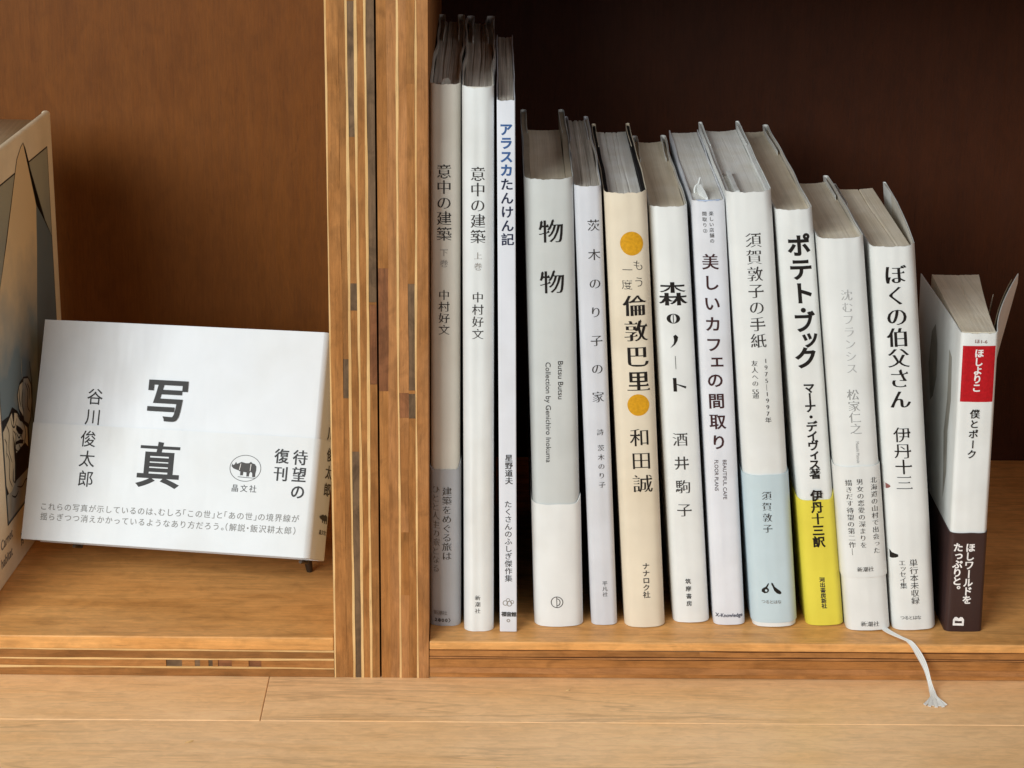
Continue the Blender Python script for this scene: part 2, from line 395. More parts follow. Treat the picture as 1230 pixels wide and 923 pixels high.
TX = [
 ('B1','title','意中の建築',-0.54,222.37,-0.54,193.35,7.09,'min','ink'),
 ('B1','volume','下巻',-0.54,184.71,-0.54,179.63,3.77,'min','grey'),
 ('B1','author','中村好文',-0.54,164.68,-0.54,147.99,5.32,'min','ink'),
 ('B1o','blurb','建築をめぐる旅は',0.78,68.98,0.79,36.13,4.69,'min','brown'),
 ('B1o','blurb','ひとと人生の旅となる',-4.58,69.90,-4.63,29.68,4.30,'min','browngrey'),
 ('B1o','publisherH','新潮社',-4.54,6.82,-0.16,6.76,2.39,'gothic','browngrey'),
 ('B1o','priceH','〈2800〉',-5.94,3.11,2.03,2.95,2.39,'bold','brown'),
 ('B2','title','意中の建築',-0.11,222.84,-0.16,193.99,7.04,'min','ink'),
 ('B2','volume','上巻',-0.10,185.09,-0.11,180.03,3.75,'min','grey'),
 ('B2','author','中村好文',-0.21,165.56,-0.25,148.18,5.47,'min','ink'),
 ('B2','publisher','新潮社',-0.52,17.26,-0.54,10.51,2.76,'min','ink'),
 ('B3','titleA','アラスカ',-0.06,243.16,0.12,224.71,5.89,'bold','blue'),
 ('B3','titleB','たんけん記',0.20,218.33,0.46,192.85,5.94,'semi','navy'),
 ('B3','author','星野道夫',0.56,88.14,0.59,76.90,3.67,'semi','ink'),
 ('B3','subtitle','たくさんのふしぎ傑作集',0.15,65.25,0.19,27.55,3.70,'gothic','ink'),
 ('B3','publisherH','福音館',-2.06,9.12,2.69,8.98,2.53,'bold','ink'),
 ('B4','title','物',0.57,194.85,0.57,194.85,11.66,'kyo','black'),
 ('B4','title','物',0.53,170.98,0.53,170.98,11.75,'kyo','black'),
 ('B4','subtitleR','Butsu Butsu',3.45,133.41,3.14,114.85,3.45,'gothic','ink'),
 ('B4','subtitleR','Collection by Genichiro Inokuma',-2.28,132.84,-3.13,83.56,3.45,'gothic','ink'),
 ('B5','title','茨木のり子の家',1.94,197.58,1.08,115.57,5.84,'min','ink'),
 ('B5','author','詩',1.39,98.19,1.39,98.19,3.30,'min','ink'),
 ('B5','author','茨木のり子',1.46,90.34,1.35,72.03,3.31,'min','ink'),
 ('B5','publisher','平凡社',0.86,21.70,0.78,16.00,2.58,'min','ink'),
 ('B6','captionA','もう',4.19,179.72,4.27,171.76,5.29,'hand','ink'),
 ('B6','captionB','一度',-0.83,177.45,-1.35,170.61,5.11,'hand','ink'),
 ('B6','title','倫敦巴里',1.74,160.41,1.92,123.97,11.02,'minb','black'),
 ('B6','author','和田誠',1.43,96.40,1.83,73.35,9.69,'min','black'),
 ('B6','publisher','ナナロク社',1.61,31.68,1.32,16.86,3.56,'semi','ink'),
 ('B7','title','森',-0.20,164.66,-0.20,164.66,12.60,'deco','black'),
 ('B7','author','酒井駒子',-0.58,93.66,-0.48,58.11,7.41,'min','ink'),
 ('B7','publisher','筑摩書房',-0.63,21.55,-0.67,10.01,2.79,'semi','ink'),
 ('B8','caption','楽しい店舗の',0.84,203.60,0.68,190.81,2.18,'gothic','ink'),
 ('B8','caption','間取り②',-2.25,203.57,-2.26,195.58,2.18,'gothic','ink'),
 ('B8','title','美しいカフ',-0.63,180.83,-0.88,141.35,7.77,'semi','maroon'),
 ('B8','title','ェ',-0.54,133.18,-0.54,133.18,7.88,'semi','maroon'),
 ('B8','title','の間取り',-1.05,123.94,-0.86,93.45,7.91,'semi','maroon'),
 ('B8','subtitleR','BEAUTIFUL CAFE',1.38,84.63,0.74,64.76,2.54,'gothic','maroon'),
 ('B8','subtitleR','FLOOR PLANS',-2.49,84.60,-3.02,69.14,2.54,'gothic','maroon'),
 ('B8','publisherL','X-Knowledge',-6.57,5.06,6.42,4.98,2.80,'semi','navy'),
 ('B9','title','須賀敦子の手紙',0.60,191.73,0.18,143.92,7.54,'min','ink'),
 ('B9','subtitle','友人への',-2.29,133.13,-2.48,123.34,3.07,'min','ink'),
 ('B9','subtitle','通',-2.68,117.25,-2.68,117.25,3.09,'min','ink'),
 ('B9','subtitleL','55',-4.10,119.27,-1.09,119.30,3.47,'min','ink'),
 ('B9','subtitle','1975―1997年',2.96,134.30,2.52,105.28,3.07,'min','ink'),
 ('B9o','author','須賀敦子',-0.50,67.69,-0.86,51.00,4.70,'min','ink'),
 ('B9o','publisherH','つるとはな',-4.97,13.41,2.59,13.25,2.11,'gothic','browngrey'),
 ('B10','title','ポテト',1.01,189.05,1.00,166.32,10.97,'bold','black'),
 ('B10','title','・',0.71,158.18,0.71,158.18,8.40,'bold','black'),
 ('B10','title','ブ',0.71,152.32,0.71,152.32,10.33,'bold','black'),
 ('B10','title','ッ',1.89,144.12,1.89,144.12,9.59,'bold','black'),
 ('B10','title','ク',0.36,135.13,0.36,135.13,11.15,'bold','black'),
 ('B10','author','マーナ・デイヴィス著',0.59,120.50,0.48,77.86,5.41,'bold','black'),
 ('B10o','author','伊丹十三訳',0.31,67.05,-0.20,43.51,5.89,'bold','black'),
 ('B10o','publisher','河出書房新社',-0.06,23.88,0.06,10.16,2.62,'bold','ink'),
 ('B11','title','沈むフランシス',0.44,167.46,0.55,132.16,5.49,'min','pale'),
 ('B11','author','松家仁之',0.19,119.39,0.42,102.52,5.77,'min','pale2'),
 ('B11','subtitleR','Masashi Matsuie',0.63,96.36,0.47,85.63,2.13,'gothic','pale2'),
 ('B11o','blurb','北海道の山村で出会った',7.02,76.85,6.20,41.23,3.35,'min','ink'),
 ('B11o','blurb','男女の恋愛の深まりを',0.29,76.50,0.11,44.45,3.35,'min','ink'),
 ('B11o','blurb','描きだす待望の第二作―',-4.88,76.05,-5.23,41.14,3.35,'min','ink'),
 ('B11o','publisherH','新潮社',-2.48,32.00,2.85,31.96,2.76,'min','ink'),
 ('B11','publisherH','新潮社',-2.37,3.35,3.59,3.22,2.98,'min','ink'),
 ('B12','title','ぼくの伯父さん',0.22,176.95,-0.68,116.91,10.21,'minb','black'),
 ('B12','author','伊丹十三',-0.83,99.50,-1.01,75.50,8.32,'min','black'),
 ('B12','subtitle','単行本未収録',1.12,34.90,1.09,15.10,4.14,'min','ink'),
 ('B12','subtitle','エッセイ集',-4.18,34.86,-4.09,22.99,3.47,'min','ink'),
 ('B12','publisherH','つるとはな',-5.52,6.48,2.44,6.37,2.23,'gothic','ink'),
 ('B13','codeL','ほ1-6',-2.08,145.43,3.48,145.19,2.29,'gothic','redbrown'),
 ('B13','author','ほしよりこ',0.08,139.63,-0.28,122.93,4.40,'bold','white'),
 ('B13','title','僕とポーク',-0.28,110.07,-0.72,90.21,4.63,'semi','black'),
 ('B13o','blurb','ほしワールドを',1.00,43.39,0.71,16.69,4.72,'bold','white'),
 ('B13o','blurb','たっぷりと。',-4.73,43.56,-4.48,21.96,4.72,'bold','white'),
]
WT = [
 ('title','写',69.28,72.44,69.28,72.44,22.96,'semi','black'),
 ('title','真',68.29,40.19,68.29,40.19,23.70,'semi','black'),
 ('author','谷川',30.98,72.64,30.98,62.50,8.67,'gothic','black'),
 ('author','俊太郎',30.03,51.38,30.88,31.53,8.66,'gothic','black'),
 ('blurb','待望の',140.05,48.26,140.27,31.69,7.66,'semi','black'),
 ('blurb','復刊',130.74,48.42,131.00,39.86,7.48,'semi','black'),
 ('publisherH','晶文社',108.60,31.62,117.74,31.76,3.85,'gothic','ink'),
 ('quoteH','これらの写真が示しているのは、むしろ「この世」と「あの世」の境界線が',10.39,16.69,140.37,18.64,3.96,'gothic','softink'),
 ('quoteH','揺らぎつつ消えかかっているようなあり方だろう。（解説・飯沢耕太郎）',10.94,11.72,140.46,12.76,3.95,'gothic','softink'),
]

# ================================================================== THE SHELVES AND THE COUNTER
W_counter = wood('maple_counter', lin('#ffd09a'), lin('#f5bf82'), 'X', rough=0.38, figure=0.7, pore=0.35, fine=0.34, streak=0.16, blotch=0.07, veins=0.20, bump=0.10, spec=0.45)
W_shelf = wood('shelf_veneer', lin('#e9ab66'), lin('#cf8f4c'), 'X', rough=0.42, figure=0.7, pore=0.4, fine=0.6, streak=0.38, blotch=0.16, veins=0.2, bump=0.3)
W_side = wood('side_veneer', lin('#b8793f'), lin('#96592a'), 'Z', rough=0.5, figure=0.8, pore=0.5, fine=0.8, streak=0.5)
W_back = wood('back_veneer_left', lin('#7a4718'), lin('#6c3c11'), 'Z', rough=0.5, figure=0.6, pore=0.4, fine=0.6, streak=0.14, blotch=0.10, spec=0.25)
W_back_shaded = wood('back_veneer_shaded', lin('#431f09'), lin('#391906'), 'Z', rough=0.5, figure=0.6, pore=0.4, fine=0.6, streak=0.14, blotch=0.10, spec=0.25)  # back veneer with the right compartment's shade put into its colour
def ply(nm, a, b, ax, st=0.6, bl=0.22): return wood('ply_%s_%s' % (nm, ax.lower()), lin(a), lin(b), ax, rough=0.6, figure=0.9, pore=0.4, fine=0.6, streak=st, blotch=bl, bump=0.5, spec=0.2, dens=1.5)
PLY = {}
for ax in 'XZ':
    PLY['brown'+ax] = ply('brown', '#a9733f', '#8d5b2e', ax, .5)
    PLY['warm'+ax] = ply('warm', '#b67c45', '#9c6532', ax, .5)
    PLY['orange'+ax] = ply('orange', '#bd8350', '#a36c3a', ax, 0.4)
    PLY['light'+ax] = ply('light', '#e8bf84', '#d6a76a', ax, 0.25, 0.1)
    PLY['dark'+ax] = ply('dark', '#80644a', '#66503a', ax, 0.5, 0.4)
    PLY['red'+ax] = ply('red', '#96623f', '#7c4e31', ax, 0.5, 0.35)
    PLY['line'+ax] = ply('line', '#6b4020', '#553014', ax, 0.4)
PB = 0.252      # shelf depth
HT = 0.332      # inside height, right unit
HL = 0.62       # inside height, left unit

def wave(c, t):
    return 0.00016*math.sin(t*23+c*900)+0.00011*math.sin(t*61+c*2300+1)+0.00006*math.sin(t*170+c*5100+2)
def ply_piece(name, axis, a0, a1, t0, t1, y0, y1, mat, lock0=False, lock1=False):
    """one ply; its long edges wander a little. AXIS is the way it runs; a0-a1 its thickness, t0-t1 its length"""
    n = max(2, int((t1-t0)/0.008)); V, Fs = [], []
    for i in range(n+1):
        t = t0+(t1-t0)*i/n
        e0 = a0 if lock0 else a0+wave(a0, t); e1 = a1 if lock1 else a1+wave(a1, t)
        dy = 0.00008*math.sin(t*140+a0*3000)
        for a, y in ((e0, y0+dy), (e1, y0+dy), (e1, y1), (e0, y1)):
            V.append((a-a0, y-y0, t-t0) if axis == 'Z' else (t-t0, y-y0, a-a0))
    for i in range(n):
        for k in range(4):
            f = (i*4+k, i*4+(k+1) % 4, (i+1)*4+(k+1) % 4, (i+1)*4+k); Fs.append(f if axis == 'Z' else tuple(reversed(f)))
    Fs += [(3, 2, 1, 0), (n*4, n*4+1, n*4+2, n*4+3)] if axis == 'Z' else [(0, 1, 2, 3), (n*4+3, n*4+2, n*4+1, n*4)]
    return mesh_obj(name, V, Fs, mat, None, loc=(a0, y0, t0) if axis == 'Z' else (t0, y0, a0))

def ply_panel(root, name, x0, strips, y0, z0, z1, skew=0.0):
    """upright panel of plywood: the plies lie side by side across x; each strip (width, kind, [(z,z,kind) ...])"""
    part = None; x = x0; rnd = random.Random(int(abs(x0)*1e5)+3)
    for si, (w, kind, inserts) in enumerate(strips):
        segs = []; z = z0
        for a, b_, k in sorted(inserts):
            if a > z: segs.append((z, a, kind))
            segs.append((a, b_, k)); z = b_
        if z < z1: segs.append((z, z1, kind))
        for a, b_, k in segs:
            dy = rnd.uniform(0.0, 0.00022) + (0.0002 if k in ('dark', 'red', 'line') else 0.0)
            o = ply_piece('ply_strip' if part else name, 'Z', x, x+w, a+0.00001, b_-0.00001, y0+dy, PB, PLY[k+'Z'], si == 0, si == len(strips)-1)
            if part is None: part = o; o.parent = root
            else:
                o.parent = part; o.location = Vector(o.location) - Vector(part.location)
        x += w
    return x
def ply_shelf(root, name, x0, x1, ztop, strips, y0):
    """level panel: plies one below the other; each strip (thickness, kind, [(x,x,kind) ...])"""
    part = None; z = ztop; rnd = random.Random(int(abs(ztop)*1e5)+11)
    for si, (t, kind, inserts) in enumerate(strips):
        segs = []; x = x0
        for a, b_, k in sorted(inserts):
            if a > x: segs.append((x, a, kind))
            segs.append((a, b_, k)); x = b_
        if x < x1: segs.append((x, x1, kind))
        for a, b_, k in segs:
            dy = 0.0 if part is None else rnd.uniform(0.0, 0.00022) + (0.0003 if k in ('dark', 'red', 'line') else 0.0)
            m = (W_shelf if part is None else PLY[k+'X'])
            if part is None: o = box(name, a+0.00003, b_-0.00003, y0+dy, PB, z-t-0.0001, z-0.00001, m, None, 0.0006, 2)
            else: o = ply_piece('ply_strip', 'X', z-t, z, a+0.00002, b_-0.00002, y0+dy+0.00005, PB, m, si == len(strips)-1, False)
            if part is None: part = o; o.parent = root
            else:
                o.parent = part; o.location = Vector(o.location) - Vector(part.location)
        z -= t
    return z

ZC = -0.0189     # counter level
# ---- right-hand shelf unit
ru = empty('shelf_unit', (0, 0, ZC), label='open plywood shelf unit on the right holding the row of upright books', cat='bookshelf')
def z(v): return v - ZC
def px2z(y): return 0.3013 - y*0.3965/1000.0*1.0   # height on the front face from a reading down its length
right_side = [(0.0043, 'warm', [(z(px2z(446)), z(px2z(300)), 'red')]), (0.0041, 'orange', []), (0.0009, 'light', []),
              (0.0039, 'orange', [(z(px2z(478)), z(px2z(448)), 'red'), (z(px2z(700)), z(px2z(620)), 'warm')]),
              (0.0033, 'warm', [(z(px2z(445)), z(px2z(318)), 'dark'), (z(px2z(479)), z(px2z(449)), 'dark'), (z(px2z(90)), z(px2z(20)), 'brown')]),
              (0.0008, 'light', []), (0.0050, 'orange', [])]
ply_panel(ru, 'side_panel', -0.0223, right_side, 0.0, 0.0, z(HT+0.02))
ply_panel(ru, 'side_panel', 0.4302, [(0.006, 'orange', []), (0.0008, 'light', []), (0.007, 'warm', []), (0.0008, 'light', []), (0.0075, 'brown', [])], 0.0, 0.0, z(HT+0.02))
ply_shelf(ru, 'bottom_shelf', 0.0002, 0.43, z(0.0), [(0.0043, 'orange', []), (0.0005, 'line', [(0.084, 0.135, 'dark')]), (0.0027, 'warm', [(0.080, 0.128, 'brown')]), (0.0006, 'line', []),
          (0.0007, 'orange', []), (0.0004, 'line', []), (0.0040, 'warm', []), (0.0003, 'brown', []), (0.0030, 'orange', []), (0.0020, 'warm', [])], 0.0004)
ply_shelf(ru, 'top_panel', 0.0002, 0.43, z(HT+0.02), [(0.005, 'orange', []), (0.0008, 'light', []), (0.008, 'warm', []), (0.0008, 'light', []), (0.005, 'brown', [])], 0.0004)
box('back_panel', -0.022, 0.4515, PB+0.0003, PB+0.006, 0.0, z(HT+0.02), W_back_shaded, ru, 0.0002)
# ---- left-hand shelf unit, set a hair askew
lu = empty('shelf_unit', (-0.0232, 0.0, ZC), (0, 0, R(-0.25)), label='open plywood shelf unit on the left holding the landscape white book', cat='bookshelf')
W_L = 0.40
left_side = [(0.0007, 'light', []), (0.0052, 'warm', []), (0.0028, 'brown', [(z(px2z(455)), z(px2z(408)), 'dark')]), (0.0011, 'light', []),
             (0.0030, 'brown', [(z(px2z(350)), z(px2z(318)), 'dark'), (z(px2z(150)), z(px2z(0)), 'dark'), (z(px2z(812)), z(px2z(520)), 'dark')]), (0.0011, 'light', []), (0.0030, 'warm', []), (0.0011, 'light', []),
             (0.0034, 'brown', [(z(px2z(340)), z(px2z(-20)), 'dark'), (z(px2z(438)), z(px2z(343)), 'red')])]
ply_panel(lu, 'side_panel', -0.0214, left_side, 0.0, 0.0, z(HL+0.02))
ply_panel(lu, 'side_panel', -0.0214-W_L-0.0214, left_side, 0.0, 0.0, z(HL+0.02))
ply_shelf(lu, 'bottom_shelf', -0.0216-W_L, -0.0216, z(0.0016), [(0.0066, 'warm', []), (0.0008, 'light', []), (0.0038, 'brown', []), (0.0008, 'light', []),
          (0.0036, 'warm', [(-0.1010, -0.0935, 'dark'), (-0.0875, -0.0850, 'dark'), (-0.0810, -0.0790, 'dark'), (-0.0765, -0.0700, 'red'), (-0.062, -0.056, 'red')]), (0.0009, 'light', []), (0.0040, 'brown', [])], 0.0)
ply_shelf(lu, 'top_panel', -0.0216-W_L, -0.0216, z(HL+0.02), [(0.005, 'warm', []), (0.0008, 'light', []), (0.008, 'brown', []), (0.0008, 'light', []), (0.005, 'brown', [])], 0.0)
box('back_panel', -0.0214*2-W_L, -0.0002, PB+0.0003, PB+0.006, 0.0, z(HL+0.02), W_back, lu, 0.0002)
# veneer faces inside the side panels, so the walls of both compartments read as one sheet of timber
# ---- counter
ct = empty('counter', (0, 0, ZC), label='pale maple counter top of long boards that the shelf units stand on', cat='counter'); ct['kind'] = 'structure'
rows = [(-0.0449, 0.26, [-0.72, -0.0755, 0.72]), (-0.0975, -0.0452, [-0.72, -0.417, 0.31, 0.72]), (-0.149, -0.0978, [-0.72, -0.116, 0.52, 0.72]), (-0.2, -0.1493, [-0.72, -0.3, 0.12, 0.72]),
        (-0.26, -0.2003, [-0.72, 0.0, 0.72]), (-0.32, -0.2603, [-0.72, -0.2, 0.4, 0.72])]
for y0, y1, xs in rows:
    for a, b_ in zip(xs, xs[1:]):
        box('board', a+0.00012, b_-0.00012, y0, y1, -0.028, random.uniform(-0.00006, 0.00004), W_counter, ct, 0.00035, 2)

# ================================================================== THE BOOKS
def arr(path): return [Vector((p[0], p[1])) for p in path]
def resample(path, step):
    out = [path[0]]
    for a, b in zip(path, path[1:]):
        n = max(1, int((b-a).length/step))
        for i in range(1, n+1): out.append(a.lerp(b, i/n))
    return out
def normals2(path):
    ns = []
    for i in range(len(path)):
        a = path[max(0, i-1)]; b = path[min(len(path)-1, i+1)]; t = (b-a).normalized(); ns.append(Vector((t.y, -t.x)))
    return ns

class Shape:
    """cross-section of a book seen from above, in millimetres: spine at y=0 facing -y, leaves towards +y"""
    def __init__(s, w, d, bulge, r, h, flare_l=None, flare_r=None):
        s.w, s.d, s.b, s.r, s.h = w, d, bulge, r, h; s.a = w/2
        s.fl = flare_l or (lambda t: 0.0); s.fr = flare_r or (lambda t: 0.0)
    def yspine(s, u):
        u = max(-s.a, min(s.a, u)); k = abs(u)-(s.a-s.r); y = s.b*(u/s.a)**2
        if k > 0: y += s.r - math.sqrt(max(0.0, s.r**2-k**2))
        return y
    def outer(s, off=0.0, dback=None, step=7.0):
        """open path left-back -> spine -> right-back, pushed outward by off"""
        d = s.d if dback is None else dback
        ye = s.b + s.r; left = []; n = max(2, int((d-ye)/step))
        for i in range(n+1):
            t = 1-i/n; y = ye+(d-ye)*t; left.append(Vector((-s.a+s.fl(y/s.d), y)))
        sp = []
        for i in range(1, 8):
            an = math.pi/2*i/8; sp.append(-(s.a-s.r)-s.r*math.cos(an))
        m = 12
        mid = [-(s.a-s.r)+2*(s.a-s.r)*i/m for i in range(m+1)]
        us = sp+mid+[-u for u in reversed(sp)]
        path = left+[Vector((u, s.yspine(u))) for u in us]
        for i in range(n+1):
            t = i/n; y = ye+(d-ye)*t; path.append(Vector((s.a+s.fr(y/s.d), y)))
        if off:
            ns = normals2(path)      # path runs left-back -> front -> right-back; outward is to its right
            path = [p-n_*off for p, n_ in zip(path, ns)] if False else [p+Vector((-n_.x, -n_.y))*(-off) for p, n_ in zip(path, ns)]
        return path
def out_sign(): pass

def build_shell(name, path, thick, zf0, zf1, mat, parent, warp, nz=26, wob=0.0, label=None, seed=0):
    """a sheet of thickness THICK that follows PATH (outer line), from zf0(point) to zf1(point)"""
    ns = normals2(path); inner = [p-n*thick for p, n in zip(path, ns)]
    V = []; n = len(path)
    for j in range(nz+1):
        for side in (0, 1):
            for i in range(n):
                p = path[i] if side == 0 else inner[i]
                q = path[i]
                z0, z1 = zf0(q, i/(n-1)), zf1(q, i/(n-1)); z_ = z0+(z1-z0)*j/nz
                dx = 0
                if wob:
                    dx = wob*(math.sin(q.y*0.045+z_*0.03+seed)+0.6*math.sin(q.y*0.11-z_*0.021+seed*2.3))*min(1, max(0, q.y-6)/40)
                V.append(warp(p.x+dx, p.y, z_))
    def idx(j, side, i): return (j*2+side)*n+i
    Fs = []
    for j in range(nz):
        for i in range(n-1):
            Fs.append((idx(j, 0, i), idx(j, 0, i+1), idx(j+1, 0, i+1), idx(j+1, 0, i)))
            Fs.append((idx(j, 1, i), idx(j+1, 1, i), idx(j+1, 1, i+1), idx(j, 1, i+1)))
        for i in (0, n-1):
            f = (idx(j, 0, i), idx(j+1, 0, i), idx(j+1, 1, i), idx(j, 1, i)); Fs.append(f if i == 0 else tuple(reversed(f)))
    for i in range(n-1):
        Fs.append((idx(0, 0, i), idx(0, 1, i), idx(0, 1, i+1), idx(0, 0, i+1)))
        Fs.append((idx(nz, 0, i), idx(nz, 0, i+1), idx(nz, 1, i+1), idx(nz, 1, i)))
    return mesh_obj(name, V, Fs, mat, parent, smooth=True, angle=R(38), label=label)

def page_block(parent, sh, warp, inset, y0, y1, z0, z1, mat, grooves=(), seed=1, hollow=1.5, round_=1.0, bumps=0.15, fan=(0, 0), name='page_block'):
    """leaves: the top is a fine grid with the grooves between gatherings; fore-edge hollow, back rounded"""
    rnd = random.Random(seed); a = sh.a-inset; nx = max(16, int(a*2/0.45)); ny = 14
    us = [-1+2*i/nx for i in range(nx+1)]
    dz = [rnd.gauss(0, bumps*0.35) for _ in us]
    dyb = [rnd.gauss(0, 0.12) for _ in us]
    def P(u, t, z_):
        ys = y0+round_*(u*u); ye = y1-hollow*(1-u*u)
        y = ys+(ye-ys)*t
        x = a*u + (sh.fl(y/sh.d)*0.0) + (fan[0]*(1-u)/2+fan[1]*(1+u)/2)*t**1.2
        x += 0.22*math.sin(y*0.06+u*2+seed)*(1-abs(u))
        return x, y, z_
    V = []; 
    for j in range(ny+1):
        t = j/ny
        for i, u in enumerate(us):
            x, y, _ = P(u, t, 0); z_ = z1+dz[i]*(0.4+0.6*math.sin(3*t+i))
            for g0, gw, gd in grooves:
                c = g0+0.05*math.sin(2.5*t+g0*9); k = abs(u-c)/gw
                if k < 1: z_ -= gd*(1-k)*min(1.0, 0.35+t)
            if j == ny: y += dyb[i]
            V.append(warp(x, y, z_))
    Fs = []; w = nx+1
    for j in range(ny):
        for i in range(nx): Fs.append((j*w+i, j*w+i+1, (j+1)*w+i+1, (j+1)*w+i))
    k = len(V)
    ring = [(i, 0) for i in range(w)]+[(nx, j) for j in range(1, ny+1)]+[(i, ny) for i in range(nx-1, -1, -1)]+[(0, j) for j in range(ny-1, 0, -1)]
    nzr = 4
    tops = [j*w+i for i, j in ring]
    prev = tops
    for q in range(1, nzr+1):
        cur = []
        for i, j in ring:
            x, y, _ = P(us[i], j/ny, 0); zz = z1+(z0-z1)*q/nzr
            cur.append(len(V)); V.append(warp(x, y, zz))
        for i in range(len(ring)):
            i2 = (i+1) % len(ring); Fs.append((prev[i2], prev[i], cur[i], cur[i2]))
        prev = cur
    Fs.append(tuple(prev))
    return mesh_obj(name, V, Fs, mat, parent, smooth=True, angle=R(30))

def disc(parent, name, sh, warp, u, v, ru_, rv, off, mat, n=40, hole=0.0):
    V = []; Fs = []
    if hole:
        for i in range(n):
            a = 2*math.pi*i/n
            for k in (1.0, hole):
                uu, vv = u+ru_*k*math.cos(a), v+rv*k*math.sin(a); V.append(warp(uu, sh.yspine(uu)-off, vv))
        for i in range(n):
            j = (i+1) % n; Fs.append((2*i, 2*j, 2*j+1, 2*i+1))
        Fs = [tuple(reversed(f)) for f in Fs]
    else:
        rings = 5
        V.append(warp(u, sh.yspine(u)-off, v))
        for q in range(1, rings+1):
            for i in range(n):
                a = 2*math.pi*i/n; uu, vv = u+ru_*q/rings*math.cos(a), v+rv*q/rings*math.sin(a); V.append(warp(uu, sh.yspine(uu)-off, vv))
        for i in range(n): Fs.append((0, 1+i, 1+(i+1) % n))
        for q in range(rings-1):
            for i in range(n):
                a, b = 1+q*n+i, 1+q*n+(i+1) % n; Fs.append((a, a+n, b+n, b))
    return mesh_obj(name, V, Fs, mat, parent)

def patch(parent, name, sh, warp, pts, off, mat, label=None):
    """flat print on the spine from outline points (u,v)"""
    bm = bmesh.new(); vs = [bm.verts.new((p[0], p[1], 0)) for p in pts]; bm.faces.new(vs)
    bmesh.ops.triangulate(bm, faces=bm.faces[:])
    for _ in range(1):
        bmesh.ops.subdivide_edges(bm, edges=bm.edges[:], cuts=1)
    V = [warp(v.co.x, sh.yspine(v.co.x)-off, v.co.y) for v in bm.verts]; bm.verts.index_update()
    Fs = [tuple(v.index for v in f.verts) for f in bm.faces]; bm.free()
    return mesh_obj(name, V, Fs, mat, parent, label=label)

def grid_patch(parent, name, sh, warp, u0, u1, v0, v1, off, mat, n=14):
    V, Fs = [], []
    for j in range(2):
        for i in range(n+1):
            u = u0+(u1-u0)*i/n; V.append(warp(u, sh.yspine(u)-off, v1 if j else v0))
    for i in range(n): Fs.append((i, i+1, n+2+i, n+1+i))
    return mesh_obj(name, V, Fs, mat, parent)

P_white = paper('jacket_white', lin('#e6e7e4'), 0.42, 0.45, dents=0.25)
P_cool = paper('jacket_cool_white', lin('#e2e4ea'), 0.36, 0.5, dents=0.3)
P_gloss = paper('jacket_glossy_white', lin('#e6e8e6'), 0.24, 0.6, dents=0.45, coat=0.4)
P_grey = paper('jacket_pale_grey_green', lin('#c9cbc8'), 0.55, 0.35, dirt=0.05)
P_warmgrey = paper('jacket_warm_white', lin('#e0dacd'), 0.5, 0.35)
P_lilac = paper('jacket_lilac_white', lin('#d4d5da'), 0.5, 0.35)
P_cream = paper('jacket_cream', lin('#e4d7c0'), 0.5, 0.35, dirt=0.10)
P_obi_white = paper('band_white', lin('#e6e6e3'), 0.55, 0.3)
P_obi_grey = paper('band_grey', lin('#b2b3b6'), 0.4, 0.45)
P_obi_blue = paper('band_pale_blue', lin('#c6d7dd'), 0.5, 0.35)
P_obi_yellow = paper('band_yellow', lin('#e3d44c'), 0.45, 0.4)
P_obi_dark = paper('band_dark_brown', lin('#3a2624'), 0.4, 0.4)
P_board = paper('board_grey', lin('#d6d0c4'), 0.8, 0.2, mottled=0.1)
P_board_dark = paper('board_black', lin('#1f1d1f'), 0.7, 0.2, mottled=0.1)
P_board_brown = paper('board_brown', lin('#a89c88'), 0.75, 0.2, mottled=0.15)
P_slate = paper('cover_slate', lin('#5d5f62'), 0.6, 0.3, mottled=0.15)
P_flap = paper('flap_kraft', lin('#8f8068'), 0.75, 0.2, mottled=0.1)
PG_cream = pages_mat('leaves_cream', lin('#e6ddca'), lin('#bdb19c'))
PG_white = pages_mat('leaves_white', lin('#efeeea'), lin('#c9c6bd'), 0.25)
PG_grey = pages_mat('leaves_grey', lin('#ddd6cc'), lin('#9c9387'), 0.8)
PG_tan = pages_mat('leaves_tan', lin('#ebe0cc'), lin('#c6b89c'), 0.25)
thread = paper('ribbon_white', lin('#ebe8e2'), 0.6, 0.3, mottled=0.1, bump=0.5)
thread_blue = paper('headband_blue', lin('#b4c0d6'), 0.7, 0.2)

from collections import OrderedDict
GROUP = 'books standing in the right-hand compartment'
SPEC = OrderedDict()
def hard(**k): d = dict(kind='hard'); d.update(k); return d
def soft(**k): d = dict(kind='soft'); d.update(k); return d
SPEC['B1'] = soft(ripple=0.09, label='warm white book with a grey paper band, leftmost against the plywood wall', mat=P_warmgrey, bulge=1.1, r=2.8, pages=PG_grey, grooves=[(-0.35, 0.09, 1.6), (0.1, 0.06, .8), (0.5, 0.05, .6)], recess=3.0, loop=3.0, wob=0.5, obi=(0, 79.7, P_obi_grey, 'peel'))
SPEC['B2'] = soft(ripple=0.13, label='tall glossy white book with small grey volume mark, second from the left', mat=P_gloss, bulge=1.3, r=3.4, pages=PG_grey, grooves=[(-0.5, 0.05, .8), (0.05, 0.10, 1.6), (0.45, 0.05, .7)], recess=3.2, loop=3.4, wob=0.5, dip=1.3)
SPEC['B3'] = soft(ripple=0.0, label='very thin white book with blue katakana at the top of its spine', mat=P_cool, bulge=0.15, r=0.5, pages=PG_grey, grooves=[(0.1, 0.12, .8)], recess=0.6, thick=0.5, wob=0.15, extra_left=True)
SPEC['B4'] = hard(label='thick grey-green book with a tall blank white band round its foot', mat=P_grey, bulge=2.2, r=3.6, pages=PG_tan, recess=5.0, board=P_board_brown, bt=2.6, obi=(0, 62.7, P_obi_white, 'peel'), pins=24, wob=0.3, dip=1.0)
